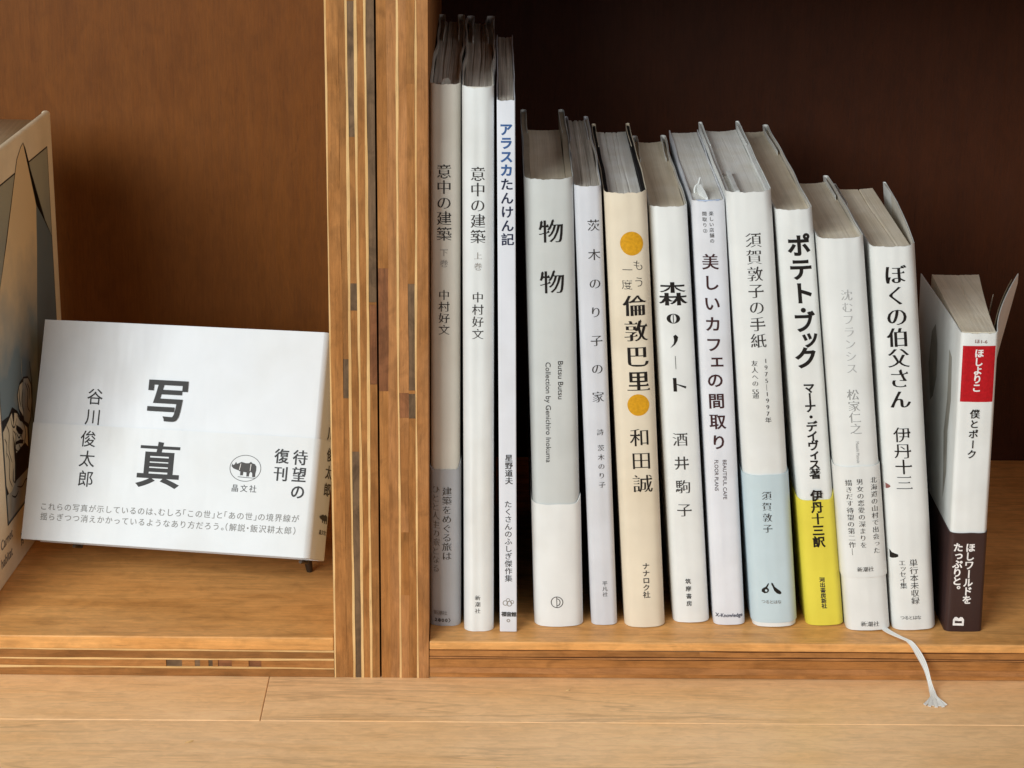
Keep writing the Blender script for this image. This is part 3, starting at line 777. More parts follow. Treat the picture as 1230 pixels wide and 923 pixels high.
SPEC['B5'] = soft(label='narrow lilac white book with seven widely spaced characters', mat=P_lilac, bulge=1.2, r=2.6, pages=PG_grey, grooves=[(-0.4, 0.1, 1.2), (0.05, 0.08, 1.0), (0.45, 0.08, .9)], recess=1.2, loop=1.6, wob=0.4)
SPEC['B6'] = hard(label='cream book with two mustard yellow dots on the spine', mat=P_cream, bulge=2.0, r=3.8, pages=PG_white, recess=3.4, board=P_board_dark, bt=1.6, grooves=[(-0.4, 0.05, .9), (-0.02, 0.04, .7), (0.35, 0.05, .9)], wob=0.2)
SPEC['B7'] = soft(label='white book with a black high-contrast display title between the cream book and the cafe book', mat=P_white, bulge=1.8, r=3.2, pages=PG_tan, recess=2.2, loop=2.2, wob=0.4, hollow=4.0, headband=P_board_dark)
SPEC['B8'] = soft(label='bluish white book with dark maroon title and a torn slip poking out on top', mat=P_cool, bulge=1.1, r=3.0, pages=PG_white, recess=0.8, thick=0.5, wob=0.2, flareL=lambda t: 0.2*t)
SPEC['B9'] = hard(label='thick white hardback with a pale blue paper band round its foot', mat=P_white, bulge=2.2, r=4.0, pages=PG_white, recess=3.4, board=P_white, bt=1.5, hollow=4.0, obi=(2.3, 78.0, P_obi_blue, ''), wob=0.15)
SPEC['B10'] = soft(label='white book with heavy black katakana title and a yellow band', mat=P_white, bulge=1.6, r=3.0, pages=PG_tan, recess=2.6, loop=2.4, wob=0.3, hollow=3, obi=(0, 64.8, P_obi_yellow, 'peel'))
SPEC['B11'] = soft(label='white book with pale grey title, a white band of small print and a long ribbon', mat=P_white, bulge=2.0, r=3.4, pages=PG_tan, recess=2.6, loop=2.0, wob=0.3, hollow=3, obi=(27.7, 84.0, P_white, ''))
SPEC['B12'] = soft(label='white book with bold brush-like title and open rear cover, right of the ribbon book', mat=P_white, bulge=1.8, r=3.6, pages=PG_tan, recess=2.4, loop=0.9, wob=0.12, hollow=2, flareR=lambda t: 11.0*math.sin(min(1, t)*2.2)/math.sin(2.2)*0.0 + 9.0*(t**1.1)*(1.25-0.55*t), grooves=[(0.25, 0.035, .8)], pageflat=True)
SPEC['B13'] = soft(label='short paperback with red label and dark brown band at the right end of the row', mat=P_white, bulge=0.7, r=1.7, pages=PG_tan, recess=0.2, thick=0.45, wob=0.0, hollow=1, flareL=lambda t: -1.0*t, flareR=lambda t: 31.0*t**1.25, fan=(3.6, 11.5), obi=(0, 50.8, P_obi_dark, ''), grooves=[(0.1, 0.05, .5)])

strings = set()
for t in TX: strings.update([t[2]] if t[1][-1] in 'RL' else list(t[2]))
for t in WT: strings.update(list(t[1]))
strings.update(['俊', '太', '郎', '川', '谷', '晶', '文', '社', 'Carnet', 'habitat', '1', '4', '月'])
raw_glyphs(sorted(strings))

BOOKS = {}
for key, sp in SPEC.items():
    q = BK[key]; w, h, d = q['w'], q['h'], q['d']
    tot = math.atan2(q['dx'], h); rot = 0.35*tot
    sheer = math.tan(tot-rot)
    lift = (w/2)*abs(math.sin(rot))
    root = empty('book', (q['x']/1000, q['y']/1000, lift/1000+0.00012), (0, rot, 0), label=sp['label'], cat='book', group=GROUP)
    def warp(x, y, z_, sheer=sheer, key=key, a_=w/2, seed=int(key[1:]), HH=h, rip=sp.get('ripple', 0.05 if sp['kind'] == 'soft' else 0.03)):
        if key == 'B13' and x > a_+0.6:      # the rear cover is bent open at the top only
            x = a_+0.6+(x-a_-0.6)*max(0.0, min(1.0, (z_-15)/130))**0.9
        k = max(0.0, 1-max(0.0, y)/14)
        if k: y += k*(0.16*math.sin(z_*0.041+seed*1.7)*math.cos(x*0.21+seed)+0.09*math.sin(z_*0.12+x*0.33+seed*3.1)+rip*math.sin(x*1.25+seed*0.9+0.5*math.sin(z_*0.02)))
        e = max(0.0, 1-(HH-z_)/5.0) if z_ < HH+1 else 1.0
        if e and k: y += k*e*0.14*math.sin(x*0.9+seed*2)
        return ((x+sheer*z_)/1000, y/1000, z_/1000)
    sh = Shape(w, d, sp['bulge'], sp['r'], h, sp.get('flareL'), sp.get('flareR'))
    BOOKS[key] = (root, sh, warp)
    seed = int(key[1:])
    dip = sp.get('dip', 0.5)
    def ztop(p, s, h=h, dip=dip, w=w, seed=seed): 
        e = abs(p.x)/(w/2)
        return h - dip*0.6 + dip*0.6*min(1, e**3) + 0.16*math.sin(p.x*0.9+p.y*0.05)+0.12*math.sin(p.x*2.3+seed) if p.y < 12 else h+0.18*math.sin(p.y*0.05)
    z0f = lambda p, s: 0.0
    th = sp.get('thick', 0.28)
    base = sh.outer()
    if sp['kind'] == 'hard' or sp.get('loop'):
        bt = sp.get('bt', sp.get('loop', 1.5)*0.5 if sp['kind'] == 'soft' else 2.0)
        # jacket with its ends folded round the fore-edges
        k = sp.get('loop', bt*0.9 if sp['kind'] == 'hard' else 1.0)*0.5+0.3
        def fold(pt, inward, k=k, d=d, x_in=None):
            out = []
            for i in range(1, 7):
                a = math.pi*i/7; out.append(Vector((pt.x+inward*(k-k*math.cos(a)), pt.y+k*math.sin(a))))
            for i in range(0, 7): out.append(Vector((pt.x+inward*(2*k-0.25*(i/6)*k), pt.y-0.5-i*(d*0.055))))
            return out
        L_ = fold(base[0], 1); R_ = fold(base[-1], -1)
        path = list(reversed(L_))+base+R_
        build_shell('jacket', path, 0.22, z0f, ztop, sp['mat'], root, warp, 30, sp['wob'], seed=seed)
    else:
        build_shell('cover', base, th, z0f, ztop, sp['mat'], root, warp, 30, sp['wob'], seed=seed)
    if sp['kind'] == 'hard':
        bt = sp['bt']; inner = sh.outer(-0.42, d-0.6)
        build_shell('board', inner, bt, lambda p, s: 0.3, lambda p, s, h=h: h-0.9, sp['board'], root, warp, 3, sp['wob'], seed=seed)
        inset = bt+0.60
    elif sp.get('loop'):
        inset = 1.02
        inner = sh.outer(-0.38, d-1.2)
        build_shell('cover', inner, 0.45, lambda p, s: 0.3, lambda p, s, h=h, rc=sp['recess']: h-0.35, sp.get('inner', P_board), root, warp, 3, sp['wob'], seed=seed)
    else:
        inset = th+0.25
    rec = sp['recess']
    y1 = d-3.0 if sp['kind'] == 'hard' else d-1.6
    if key == 'B4': y1 = d-24
    page_block(root, sh, warp, inset, sp['bulge']*0.9+1.3+(sp.get('bt', 0)), y1, 2.0 if sp['kind'] == 'hard' else 0.5, h-rec, sp['pages'], sp.get('grooves', ()), seed, sp.get('hollow', 1.5), 1.0, fan=sp.get('fan', (0, 0)))
    if sp.get('obi'):
        z0_, z1_, om, pe = sp['obi']
        def zo(p, s, z1_=z1_, pe=pe, w=w):
            z_ = z1_+0.12*math.sin(p.x*0.6+1)
            if pe == 'peel' and p.y < 12:
                z_ += 2.0*max(0, (p.x/(w/2)-0.80)/0.2)**2 if p.x > 0 else 0.5*max(0, (-p.x/(w/2)-0.8)/0.2)**2
            return z_
        op = sh.outer(0.58, d*0.985)
        build_shell('paper_band', op, 0.3, lambda p, s, z0_=z0_: z0_, zo, om, root, warp, 12, sp['wob'], seed=seed)

# lettering on the spines
for key, part, s, u0, v0, u1, v1, size, style, colr in TX:
    onobi = key.endswith('o'); root, sh, warp = BOOKS[key.rstrip('o')]
    V, Fs = lay(part, s, u0, v0, u1, v1, size, style)
    off = 0.76 if onobi else 0.14
    if key == 'B13' : off = 0.30
    V, Fs = split_long(V, Fs, 0.45)
    mesh_obj(part_name(part), [warp(u, sh.yspine(u)-off, v) for u, v in V], Fs, ink(colr), root)

# marks printed on the spines
root, sh, warp = BOOKS['B6']
disc(root, 'yellow_dot', sh, warp, 1.64, 189.97, 5.25, 5.6, 0.10, ink('mustard')); disc(root, 'yellow_dot', sh, warp, 1.44, 112.5, 5.1, 5.3, 0.10, ink('mustard'))
root, sh, warp = BOOKS['B7']
def oval(cx_, cy_, rx, ry, hx, hy, n=36):
    V = []
    for i in range(n):
        an = 2*math.pi*i/n; V += [(cx_+rx*math.cos(an), cy_+ry*math.sin(an)), (cx_+hx*math.cos(an), cy_+hy*math.sin(an))]
    return V, [(2*i, 2*((i+1) % n), 2*((i+1) % n)+1, 2*i+1) for i in range(n)]
V, Fs = oval(-0.6, 153.0, 3.1, 2.35, 1.35, 2.1); k = len(V)
V += [(-0.8, 151.0), (-0.45, 151.0), (-0.45, 155.0), (-0.8, 155.0)]; Fs.append((k, k+1, k+2, k+3))
V2 = [(0.9, 144.4), (2.0, 143.2), (1.6, 141.4), (0.4, 139.6), (-1.9, 137.9), (-0.2, 140.1), (0.1, 142.0), (-0.2, 143.7)]; k = len(V); V += [(a_-0.9, b_+0.9) for a_, b_ in V2]; Fs += [(k, k+1, k+2, k+7), (k+7, k+2, k+3, k+6), (k+6, k+3, k+5), (k+3, k+4, k+5)]
k = len(V); V += [(-0.85, 128.6), (-0.62, 128.6), (-0.62, 135.0), (-0.85, 135.0)]; Fs.append((k, k+1, k+2, k+3))
k = len(V); V += [(-2.4, 117.6), (-0.8, 117.6), (-0.8, 124.3), (-2.4, 124.3), (-0.8, 121.0), (3.4, 118.9), (3.6, 120.0), (-0.8, 121.4)]; Fs += [(k, k+1, k+2, k+3), (k+4, k+5, k+6, k+7)]
V, Fs = split_long(V, Fs, 0.8)
mesh_obj('title_lettering', [warp(u, sh.yspine(u)-0.12, v) for u, v in V], Fs, ink('black'), root)
root, sh, warp = BOOKS['B4']
disc(root, 'publisher_mark', sh, warp, -0.72, 12.76, 2.95, 2.95, 0.72, ink('ink'), hole=0.88)
pts = [(-1.0, 10.0), (-0.7, 10.0), (-0.7, 15.5), (-1.0, 15.5)]; patch(root, 'publisher_mark', sh, warp, pts, 0.72, ink('ink'))
arc = [(-0.8+1.7*math.sin(a), 12.76+2.0*math.cos(a)) for a in [math.pi*i/10 for i in range(11)]]; arc2 = [(-0.8+1.35*math.sin(a), 12.76+1.65*math.cos(a)) for a in [math.pi*i/10 for i in range(10, -1, -1)]]
for i in range(10): patch(root, 'publisher_mark', sh, warp, [arc[i], arc2[10-i], arc2[9-i], arc[i+1]][::-1], 0.72, ink('ink')) if False else None
V = [warp(u, sh.yspine(u)-0.72, v) for u, v in arc+arc2]; mesh_obj('publisher_mark', V, [(i, i+1, 20-i, 21-i) for i in range(10)], ink('ink'), root)
root, sh, warp = BOOKS['B3']
for du, dv, r_ in ((-1.3, 14.9, 1.25), (0.6, 14.6, 1.35), (1.9, 15.4, 0.9), (0.0, 16.4, 0.9)):
    disc(root, 'publisher_emblem', sh, warp, du-0.1, dv, r_, r_*1.1, 0.12, ink('grey'), 20, hole=0.72)
disc(root, 'flower_mark', sh, warp, 0.02, 5.76, 0.9, 0.9, 0.12, ink('grey'), 10, hole=0.5)
root, sh, warp = BOOKS['B9']
def blob(cx_, cy_, pts): return [(cx_+a, cy_+b) for a, b in pts]
patch(root, 'publisher_mark', sh, warp, blob(-0.9, 20.3, [(-4.7, -1.6), (-4.4, -0.3), (-3.4, 0.5), (-2.6, 0.9), (-1.5, 2.6), (-1.0, 2.9), (-1.2, 1.9), (-1.9, 0.5), (-1.2, -0.3), (-1.2, -1.3), (-2.0, -2.2), (-3.4, -2.5)]), 0.72, ink('black'))
patch(root, 'publisher_mark', sh, warp, blob(-0.9, 20.3, [(0.2, 3.0), (0.8, 2.8), (1.7, 0.8), (2.9, -0.3), (4.3, -1.5), (4.8, -2.7), (4.0, -3.2), (2.5, -2.6), (1.3, -1.2), (0.8, 0.6), (0.1, 2.2)]), 0.72, ink('black'))
disc(root, 'publisher_mark', sh, warp, -3.4, 19.3, 0.55, 0.6, 0.78, P_obi_blue, 16)
root, sh, warp = BOOKS['B12']
a = sh.a
patch(root, 'cover_drawing', sh, warp, [(-a+0.1, 72), (-a+0.1, 75), (-a+1.4, 74.8), (-a+2.4, 74.3), (-a+2.7, 73.5), (-a+1.6, 72.6)], 0.12, ink('redbrown'))
patch(root, 'cover_drawing', sh, warp, [(-a+0.05, 37.2), (-a+0.05, 41.2), (-a+0.9, 41.0), (-a+1.6, 40.0), (-a+3.0, 39.6), (-a+4.3, 39.2), (-a+4.4, 38.1), (-a+3.2, 37.5), (-a+1.4, 37.0)], 0.12, ink('black'))
root, sh, warp = BOOKS['B13']
grid_patch(root, 'red_label', sh, warp, -sh.a+1.05, sh.a-0.9, 116.0, 143.2, 0.14, ink('red'))
Mk = [(-5.3, 3.2), (-5.3, 6.3), (-4.5, 7.6), (-3.6, 7.7), (-2.7, 6.9), (-1.8, 7.7), (-0.9, 7.6), (-0.1, 6.3), (-0.1, 3.2), (-1.0, 3.2), (-1.0, 5.6), (-1.8, 6.3), (-2.7, 5.3), (-3.6, 6.3), (-4.4, 5.6), (-4.4, 4.3), (-1.0, 4.3), (-1.0, 3.2)]
patch(root, 'publisher_mark', sh, warp, [(-5.3, 3.2), (-0.1, 3.2), (-0.1, 4.4), (-5.3, 4.4)], 0.74, ink('white'))
patch(root, 'publisher_mark', sh, warp, [(-5.3, 4.4), (-4.4, 4.4), (-4.3, 5.7), (-3.6, 6.4), (-2.7, 5.5), (-1.8, 6.4), (-1.1, 5.7), (-1.0, 4.4), (-0.1, 4.4), (-0.1, 6.3), (-0.9, 7.6), (-1.8, 7.7), (-2.7, 6.9), (-3.6, 7.7), (-4.5, 7.6), (-5.3, 6.3)], 0.74, ink('white'))

# drawings on the left side of the paperback, and the flap inside its open rear cover
def side_patch(root, sh, warp, pts, mat, off=0.15):
    V = [warp(-sh.a+sh.fl(y/sh.d)-off, y, zz) for y, zz in pts]
    return mesh_obj('cover_drawing', V, [tuple(range(len(V)))], mat, root)
P_sketch = paper('printed_sketch_grey', lin('#a19c92'), 0.6, 0.3, mottled=0.3)
side_patch(root, sh, warp, [(62, 96), (56, 100), (50, 112), (52, 128), (58, 136), (66, 130), (70, 112)], P_sketch)
side_patch(root, sh, warp, [(22, 60), (17, 75), (19, 95), (15, 112), (18, 132), (24, 134), (23, 110), (27, 92), (24, 76)], P_sketch)
flap = [Vector((sh.a+31.0*(y/101)**1.25-2.0, y)) for y in (92, 80, 68, 56, 44, 34, 24)]
build_shell('cover_flap', flap, 0.3, lambda p, s: 14+8*s, lambda p, s, h=BK['B13']['h']: h-0.4-3*s*s, P_flap, root, warp, 5)
build_shell('inner_leaf', [Vector((sh.a+22.0*(y/101)**1.6-1.2, y)) for y in (84, 72, 60, 48, 36, 24)], 0.25, lambda p, s: 20, lambda p, s, h=BK['B13']['h']: h-6-4*math.sin(3*s), PG_tan, root, warp, 5)

# slips of paper that stick out of the leaves
def slip(root, warp, pts_top, name, mat, th=0.12):
    """pts_top: (x, y, z_bottom, z_top) along the slip"""
    V = []; n = len(pts_top)
    for x, y, a, b in pts_top:
        V += [warp(x-th, y, a), warp(x+th, y, a), warp(x-th, y, b), warp(x+th, y, b)]
    Fs = []
    for i in range(n-1):
        k, m = 4*i, 4*(i+1); Fs += [(k, m, m+2, k+2), (k+1, k+3, m+3, m+1), (k+2, m+2, m+3, k+3), (k, k+1, m+1, m)]
    Fs += [(0, 2, 3, 1), (4*n-4, 4*n-3, 4*n-1, 4*n-2)]
    return mesh_obj(name, V, Fs, mat, root)
h = BK['B9']['h']; r9, s9, w9 = BOOKS['B9']
slip(r9, w9, [(-4.6, 6, h-8, h-0.9), (-4.9, 16, h-8, h-0.9), (-5.0, 30, h-8, h-0.8), (-5.1, 46, h-8, h-0.9)], 'bookmark_slip', P_white, 0.9)
h = BK['B8']['h']; r8, s8, w8 = BOOKS['B8']
slip(r8, w8, [(-0.4, 5, h-3, h+0.2), (-1.2, 9, h-3, h+2.0), (-2.6, 14, h-3, h+4.2), (-3.0, 18, h-3, h+3.0)], 'torn_slip', P_white, 0.5)
slip(r8, w8, [(-5.0, 18, h-3, h+1.2), (-4.2, 19, h-3, h+2.6), (-2.8, 20, h-3, h+3.4), (-1.8, 22, h-3, h+5.6), (-0.9, 23, h-3, h+2.0)], 'torn_slip', P_white, 0.3)
h = BK['B1']['h']; r1, s1, w1 = BOOKS['B1']
slip(r1, w1, [(-1.2, 6, h-5, h-0.6), (-0.6, 9, h-5, h+0.6), (0.6, 12, h-5, h+0.4), (1.6, 14, h-5, h-1.4)], 'bookmark_slip', P_board, 0.5)
# headbands at the top of the backs
for key, m_ in (('B7', P_board_dark), ('B9', thread), ('B6', P_board_dark), ('B8', thread_blue), ('B12', thread), ('B4', P_board)):
    r_, s_, w_ = BOOKS[key]; ys = s_.b*0.9+1.0+SPEC[key].get('bt', 0); hh = s_.h-SPEC[key]['recess']+0.25
    V, Fs = [], []; n = 16; aa = s_.a-SPEC[key].get('bt', 0.5)-1.6
    for i in range(n+1):
        u = -aa+2*aa*i/n
        for k in range(6):
            an = 2*math.pi*k/6; V.append(w_(u, ys+1.0*(u/aa)**2+0.45*math.cos(an), hh+0.5*math.sin(an)+0.08*(-1)**i))
    for i in range(n):
        for k in range(6): Fs.append((i*6+k, i*6+(k+1) % 6, (i+1)*6+(k+1) % 6, (i+1)*6+k))
    Fs += [tuple(range(5, -1, -1)), tuple(n*6+k for k in range(6))]
    mesh_obj('headband', V, Fs, m_, r_, smooth=True)

# long ribbon of the book with the pale title: out from under the spine, over the shelf edge, frayed on the counter
r11, s11, w11 = BOOKS['B11']
def ribbon(name, pts, widths, mat, parent, th=0.00022, wave=0.0):
    """pts in world metres; a flat strap with its own thickness"""
    pw = [Vector(p) for p in pts]; inv = parent.matrix_basis.inverted()
    V, Fs = [], []
    for i, p in enumerate(pw):
        t = (pw[min(i+1, len(pw)-1)]-pw[max(i-1, 0)]).normalized()
        nrm = Vector((0, -0.55, 0.84)) if p.y < 0.001 else Vector((0, 0, 1))
        side = t.cross(nrm).normalized(); up = side.cross(t).normalized()
        w = widths[i]/2
        K = 12
        for k in range(K+1):
            q = -1+2*k/K; V.append(inv @ (p+side*w*q+up*th*(1.0+0.8*abs(math.sin(q*math.pi*1.5)))))
        for k in range(K, -1, -1): V.append(inv @ (p+side*w*(-1+2*k/K)))
    n = len(pw); m_ = 26
    for i in range(n-1):
        for k in range(m_): Fs.append((i*m_+k, (i+1)*m_+k, (i+1)*m_+(k+1) % m_, i*m_+(k+1) % m_))
    Fs += [tuple(range(m_)), tuple(reversed(range((n-1)*m_, n*m_)))]
    return mesh_obj(name, V, Fs, mat, parent, smooth=True, angle=R(50))
def bez(P, n=30):
    out = []
    for i in range(n+1):
        t = i/n*(len(P)-1); k = min(int(t), len(P)-2); f_ = t-k
        p0, p1, p2, p3 = P[max(k-1, 0)], P[k], P[k+1], P[min(k+2, len(P)-1)]
        out.append(tuple(0.5*((2*p1[j])+(-p0[j]+p2[j])*f_+(2*p0[j]-5*p1[j]+4*p2[j]-p3[j])*f_*f_+(-p0[j]+3*p1[j]-3*p2[j]+p3[j])*f_**3) for j in range(3)))
    return out
rb = bez([(0.2165, 0.0200, 0.0005), (0.2193, 0.0130, 0.0006), (0.2235, 0.0065, 0.0008), (0.2275, 0.0005, 0.0008), (0.2312, -0.0028, -0.0038), (0.2342, -0.0056, -0.0094), (0.2358, -0.0105, -0.0152), (0.2364, -0.0165, -0.0180), (0.2366, -0.0190, -0.01845)], 44)
o = ribbon('ribbon', rb[:-5], [0.0025+0.0006*math.sin(i*0.35) for i in range(len(rb)-5)], thread, r11)
ends = [(-0.0050, -0.0245), (-0.0034, -0.0262), (-0.0020, -0.0252), (-0.0007, -0.0270), (0.0008, -0.0258), (0.0022, -0.0268), (0.0036, -0.0250)]
bmv, bmf = [], []
for i, (dx, yy) in enumerate([(a*1.15, b-0.001) for a, b in ends]):
    st = Vector(rb[-9])+Vector(((i-3)*0.00030, 0, 0.0001)); pts = bez([tuple(st), (0.2366+dx*0.22, -0.0178, -0.0180+0.0003*(i % 2)), (0.2366+dx*0.55, -0.0218, -0.0184+0.0003*(i % 2)), (0.2366+dx, yy, ZC+0.00025)], 8)
    ribbon('frayed_end', pts, [0.0010+0.0006*k_/len(pts) for k_ in range(len(pts))], thread, r11, 0.00018)

# ================================================================== THE LANDSCAPE WHITE BOOK ON ITS STAND
wx, wy, wz, wa, wb_, wc, ww, wh = -0.2033, 0.0663, 0.0234, -0.2419, -0.455, -0.0344, 148.0, 110.3
MW = (Matrix.Rotation(wa, 4, 'Z') @ Matrix.Rotation(wb_, 4, 'X') @ Matrix.Rotation(wc, 4, 'Y')); MW.translation = Vector((wx, wy, wz))
wb = empty('book', label='landscape white book lying back on a small stand in the left compartment', cat='book'); wb.matrix_world = MW
TX_, TY_ = 3.4, 17.0
def wv(u, n, v):           # u along the width, n out of the cover, v up (mm); the block is pushed a little askew
    k = -n/TY_
    n += 0.55*math.sin(math.pi*min(1, max(0, u/148.0)))*math.cos((v-50)*0.012)+0.18*math.sin(u*0.06+v*0.05)+0.10*math.sin(u*0.15-v*0.09)
    return ((u+TX_*k)/1000, -n/1000, v/1000)
P_wb = paper('white_book_cover', lin('#cdd0d4'), 0.38, 0.5, dents=0.25, mottled=0.03)
P_wband = paper('white_book_band', lin('#d2d5d7'), 0.42, 0.45, dents=0.3, mottled=0.03)
def wall_path(off, r=2.2, u0=0.0):
    """cross-section seen from above: front cover left to right, rounded into the spine on the right, back cover"""
    P = [Vector((u0-off*0, off))]
    for i in range(1, 31): P.append(Vector((u0+(ww-r-u0)*i/30, off)))
    for i in range(1, 7):
        a = math.pi/2*i/6; P.append(Vector((ww-r+(r+off)*math.sin(a), -r+(r+off)*math.cos(a))))
    P.append(Vector((ww+off, -TY_+r)))
    for i in range(1, 7):
        a = math.pi/2*i/6; P.append(Vector((ww-r+(r+off)*math.cos(a), -TY_+r-(r+off)*math.sin(a))))
    for i in range(1, 12): P.append(Vector((ww-r-(ww-r)*i/11, -TY_-off)))
    return P
def shell_w(name, path, th, z0, z1, mat, nz=22, bowl=0.0):
    ns = normals2(path); inner = [p+n*th for p, n in zip(path, ns)]; V = []; n = len(path)
    for j in range(nz+1):
        zz = z0+(z1-z0)*j/nz
        for P in (path, inner):
            for p in P: V.append(wv(p.x, p.y+bowl*math.sin(p.x*0.021)*0.4*math.sin(zz*0.028), zz))
    def idx(j, s_, i): return (j*2+s_)*n+i
    Fs = []
    for j in range(nz):
        for i in range(n-1):
            Fs.append((idx(j, 0, i), idx(j, 0, i+1), idx(j+1, 0, i+1), idx(j+1, 0, i))); Fs.append((idx(j, 1, i), idx(j+1, 1, i), idx(j+1, 1, i+1), idx(j, 1, i+1)))
        for i in (0, n-1):
            f = (idx(j, 0, i), idx(j+1, 0, i), idx(j+1, 1, i), idx(j, 1, i)); Fs.append(f if i == 0 else tuple(reversed(f)))
    for i in range(n-1):
        Fs.append((idx(0, 0, i), idx(0, 1, i), idx(0, 1, i+1), idx(0, 0, i+1))); Fs.append((idx(nz, 0, i), idx(nz, 0, i+1), idx(nz, 1, i+1), idx(nz, 1, i)))
    return mesh_obj(name, V, Fs, mat, wb, smooth=True, angle=R(40))
shell_w('cover', wall_path(0.0), 1.6, 0.0, wh, P_wb)
shell_w('paper_band', wall_path(0.55), 0.25, 0.15, 58.2, P_wband)
# leaves
V = []; pts = [(2.5, -2.0), (ww-3.0, -2.0), (ww-3.0, -TY_+2.0), (2.5, -TY_+2.0)]
bm = bmesh.new(); lo = [bm.verts.new(wv(a, b, 2.0)) for a, b in pts]; hi = [bm.verts.new(wv(a, b, wh-2.2)) for a, b in pts]
bm.faces.new(lo[::-1]) ; bm.faces.new(hi)
for i in range(4): bm.faces.new((lo[i], lo[(i+1) % 4], hi[(i+1) % 4], hi[i]))
bmesh.ops.recalc_face_normals(bm, faces=bm.faces[:])
bm_obj('page_block', bm, PG_white, wb)
for part, s, u0, v0, u1, v1, size, style, colr in WT:
    V, Fs = lay(part, s, u0, v0, u1, v1, size, style)
    off = 0.66 if v0 < 59.9 else 0.12
    if s in '写': off = 0.66
    if s == '谷川': off = 0.12
    V, Fs = split_long(V, Fs, 5.0)
    mesh_obj(part_name(part), [wv(u, off, v) for u, v in V], Fs, ink(colr), wb)
# round mark with a rhinoceros
def wpatch(name, pts, mat, off=0.68):
    bm = bmesh.new(); vs = [bm.verts.new(Vector(wv(a, off, b))) for a, b in pts]; bm.faces.new(vs)
    bmesh.ops.triangulate(bm, faces=bm.faces[:]); return bm_obj(name, bm, mat, wb)
cu, cv = 112.9, 41.6
ring = [(cu+8.0*math.cos(2*math.pi*i/48), cv+6.5*math.sin(2*math.pi*i/48)) for i in range(48)]; ring2 = [(cu+(a-cu)*0.965, cv+(b-cv)*0.957) for a, b in ring]
V = [wv(a, 0.68, b) for a, b in ring+ring2]; mesh_obj('publisher_mark', V, [(i, (i+1) % 48, 48+(i+1) % 48, 48+i)[::-1] for i in range(48)], ink('logo'), wb)
rh = [(-7.1, 0.6), (-6.9, 1.9), (-6.3, 1.2), (-5.6, 1.7), (-5.0, 2.9), (-4.5, 1.9), (-3.6, 2.3), (-2.2, 3.0), (0.0, 2.5), (1.6, 2.6), (2.6, 3.3), (3.4, 2.6), (4.6, 2.3), (5.5, 1.2), (5.6, -0.6), (5.3, -2.4), (5.4, -4.0),
      (3.9, -4.1), (3.7, -2.2), (2.8, -1.5), (2.2, -2.6), (2.2, -3.9), (0.9, -4.0), (0.8, -2.0), (-0.8, -1.8), (-0.9, -3.5), (-2.3, -3.6), (-2.4, -1.7), (-3.4, -1.2), (-4.6, -0.9), (-6.0, -0.4)]
wpatch('publisher_mark', [(cu+a, cv+b) for a, b in rh], ink('ink'))
for pts in ([(-2.6, 2.2), (-2.3, 2.2), (-2.8, -1.0), (-3.1, -1.0)], [(2.6, 2.2), (2.9, 2.2), (2.7, -1.2), (2.4, -1.2)], [(-3.4, -4.2), (5.6, -4.5), (5.6, -4.75), (-3.4, -4.5)]):
    wpatch('publisher_mark', [(cu+a, cv+b) for a, b in pts], ink('white') if pts[0][1] > 0 else ink('ink'), 0.72)
# the spine repeats the author's name and the mark
for ch, v in (('川', 62.0), ('俊', 51.5), ('太', 43.0), ('郎', 34.5)):
    gv, gf = glyph(ch, 'semi'); offs = 0.12 if v > 58 else 0.66
    mesh_obj('author_lettering', [wv(ww+offs, -TY_*0.70-(x-0.5)*7.0, v+(y-0.36)*7.0) for x, y in gv], gf, ink('ink'), wb)
V = [wv(ww+0.66, -TY_*0.66-a*0.62, 20.5+b*0.62) for a, b in rh]; mesh_obj('publisher_mark', V, [tuple(range(len(V)))], ink('ink'), wb)
for i, ch in enumerate('晶文社'):
    gv, gf = glyph(ch, 'semi'); mesh_obj('publisher_lettering', [wv(ww+0.66, -TY_*0.66-(x-0.5+(i-1))*2.4, 13.6+(y-0.36)*2.4) for x, y in gv], gf, ink('ink'), wb)

# stand
P_metal, nt_, b_, N_, L_n = new_mat('dark_bronze_metal')
b_.inputs['Base Color'].default_value = lin('#4a3e33'); b_.inputs['Metallic'].default_value = 0.5; b_.inputs['Roughness'].default_value = 0.42
st = empty('book_stand', (-0.125, 0.085, 0.0017), label='small dark metal stand under the landscape white book, one foot showing', cat='book stand')
def rod(name, pts, rad, parent=st, nseg=10, taper=None):
    pw = [Vector(p)-Vector(parent.location) for p in pts]; V, Fs = [], []
    for i, p in enumerate(pw):
        t = (pw[min(i+1, len(pw)-1)]-pw[max(i-1, 0)]).normalized(); a_ = t.orthogonal().normalized(); c_ = t.cross(a_)
        r_ = rad*(taper[i] if taper else 1)
        for k in range(nseg):
            an = 2*math.pi*k/nseg; V.append(p+a_*math.cos(an)*r_+c_*math.sin(an)*r_)
    n = len(pw)
    for i in range(n-1):
        for k in range(nseg): Fs.append((i*nseg+k, i*nseg+(k+1) % nseg, (i+1)*nseg+(k+1) % nseg, (i+1)*nseg+k))
    Fs += [tuple(reversed(range(nseg))), tuple((n-1)*nseg+k for k in range(nseg))]
    return mesh_obj(name, V, Fs, P_metal, parent, smooth=True, angle=R(50))
def wp(u, n, v): return MW @ Vector(wv(u, n, v))
fR, fL, fB = Vector((-0.0622, 0.0790, 0.0017)), Vector((-0.1780, 0.1340, 0.0017)), Vector((-0.105, 0.185, 0.0017))
tR, tL = Vector((-0.0640, 0.0775, 0.0150)), Vector((-0.1800, 0.1290, 0.0150))
for t_, f_ in ((tR, fR), (tL, fL)): rod('foot', [t_, t_.lerp(f_, 0.5), f_], 0.0021, taper=[1.3, 1.0, 0.75])
rod('cross_bar', [tR, Vector((-0.12, 0.112, 0.016)), tL], 0.0012)
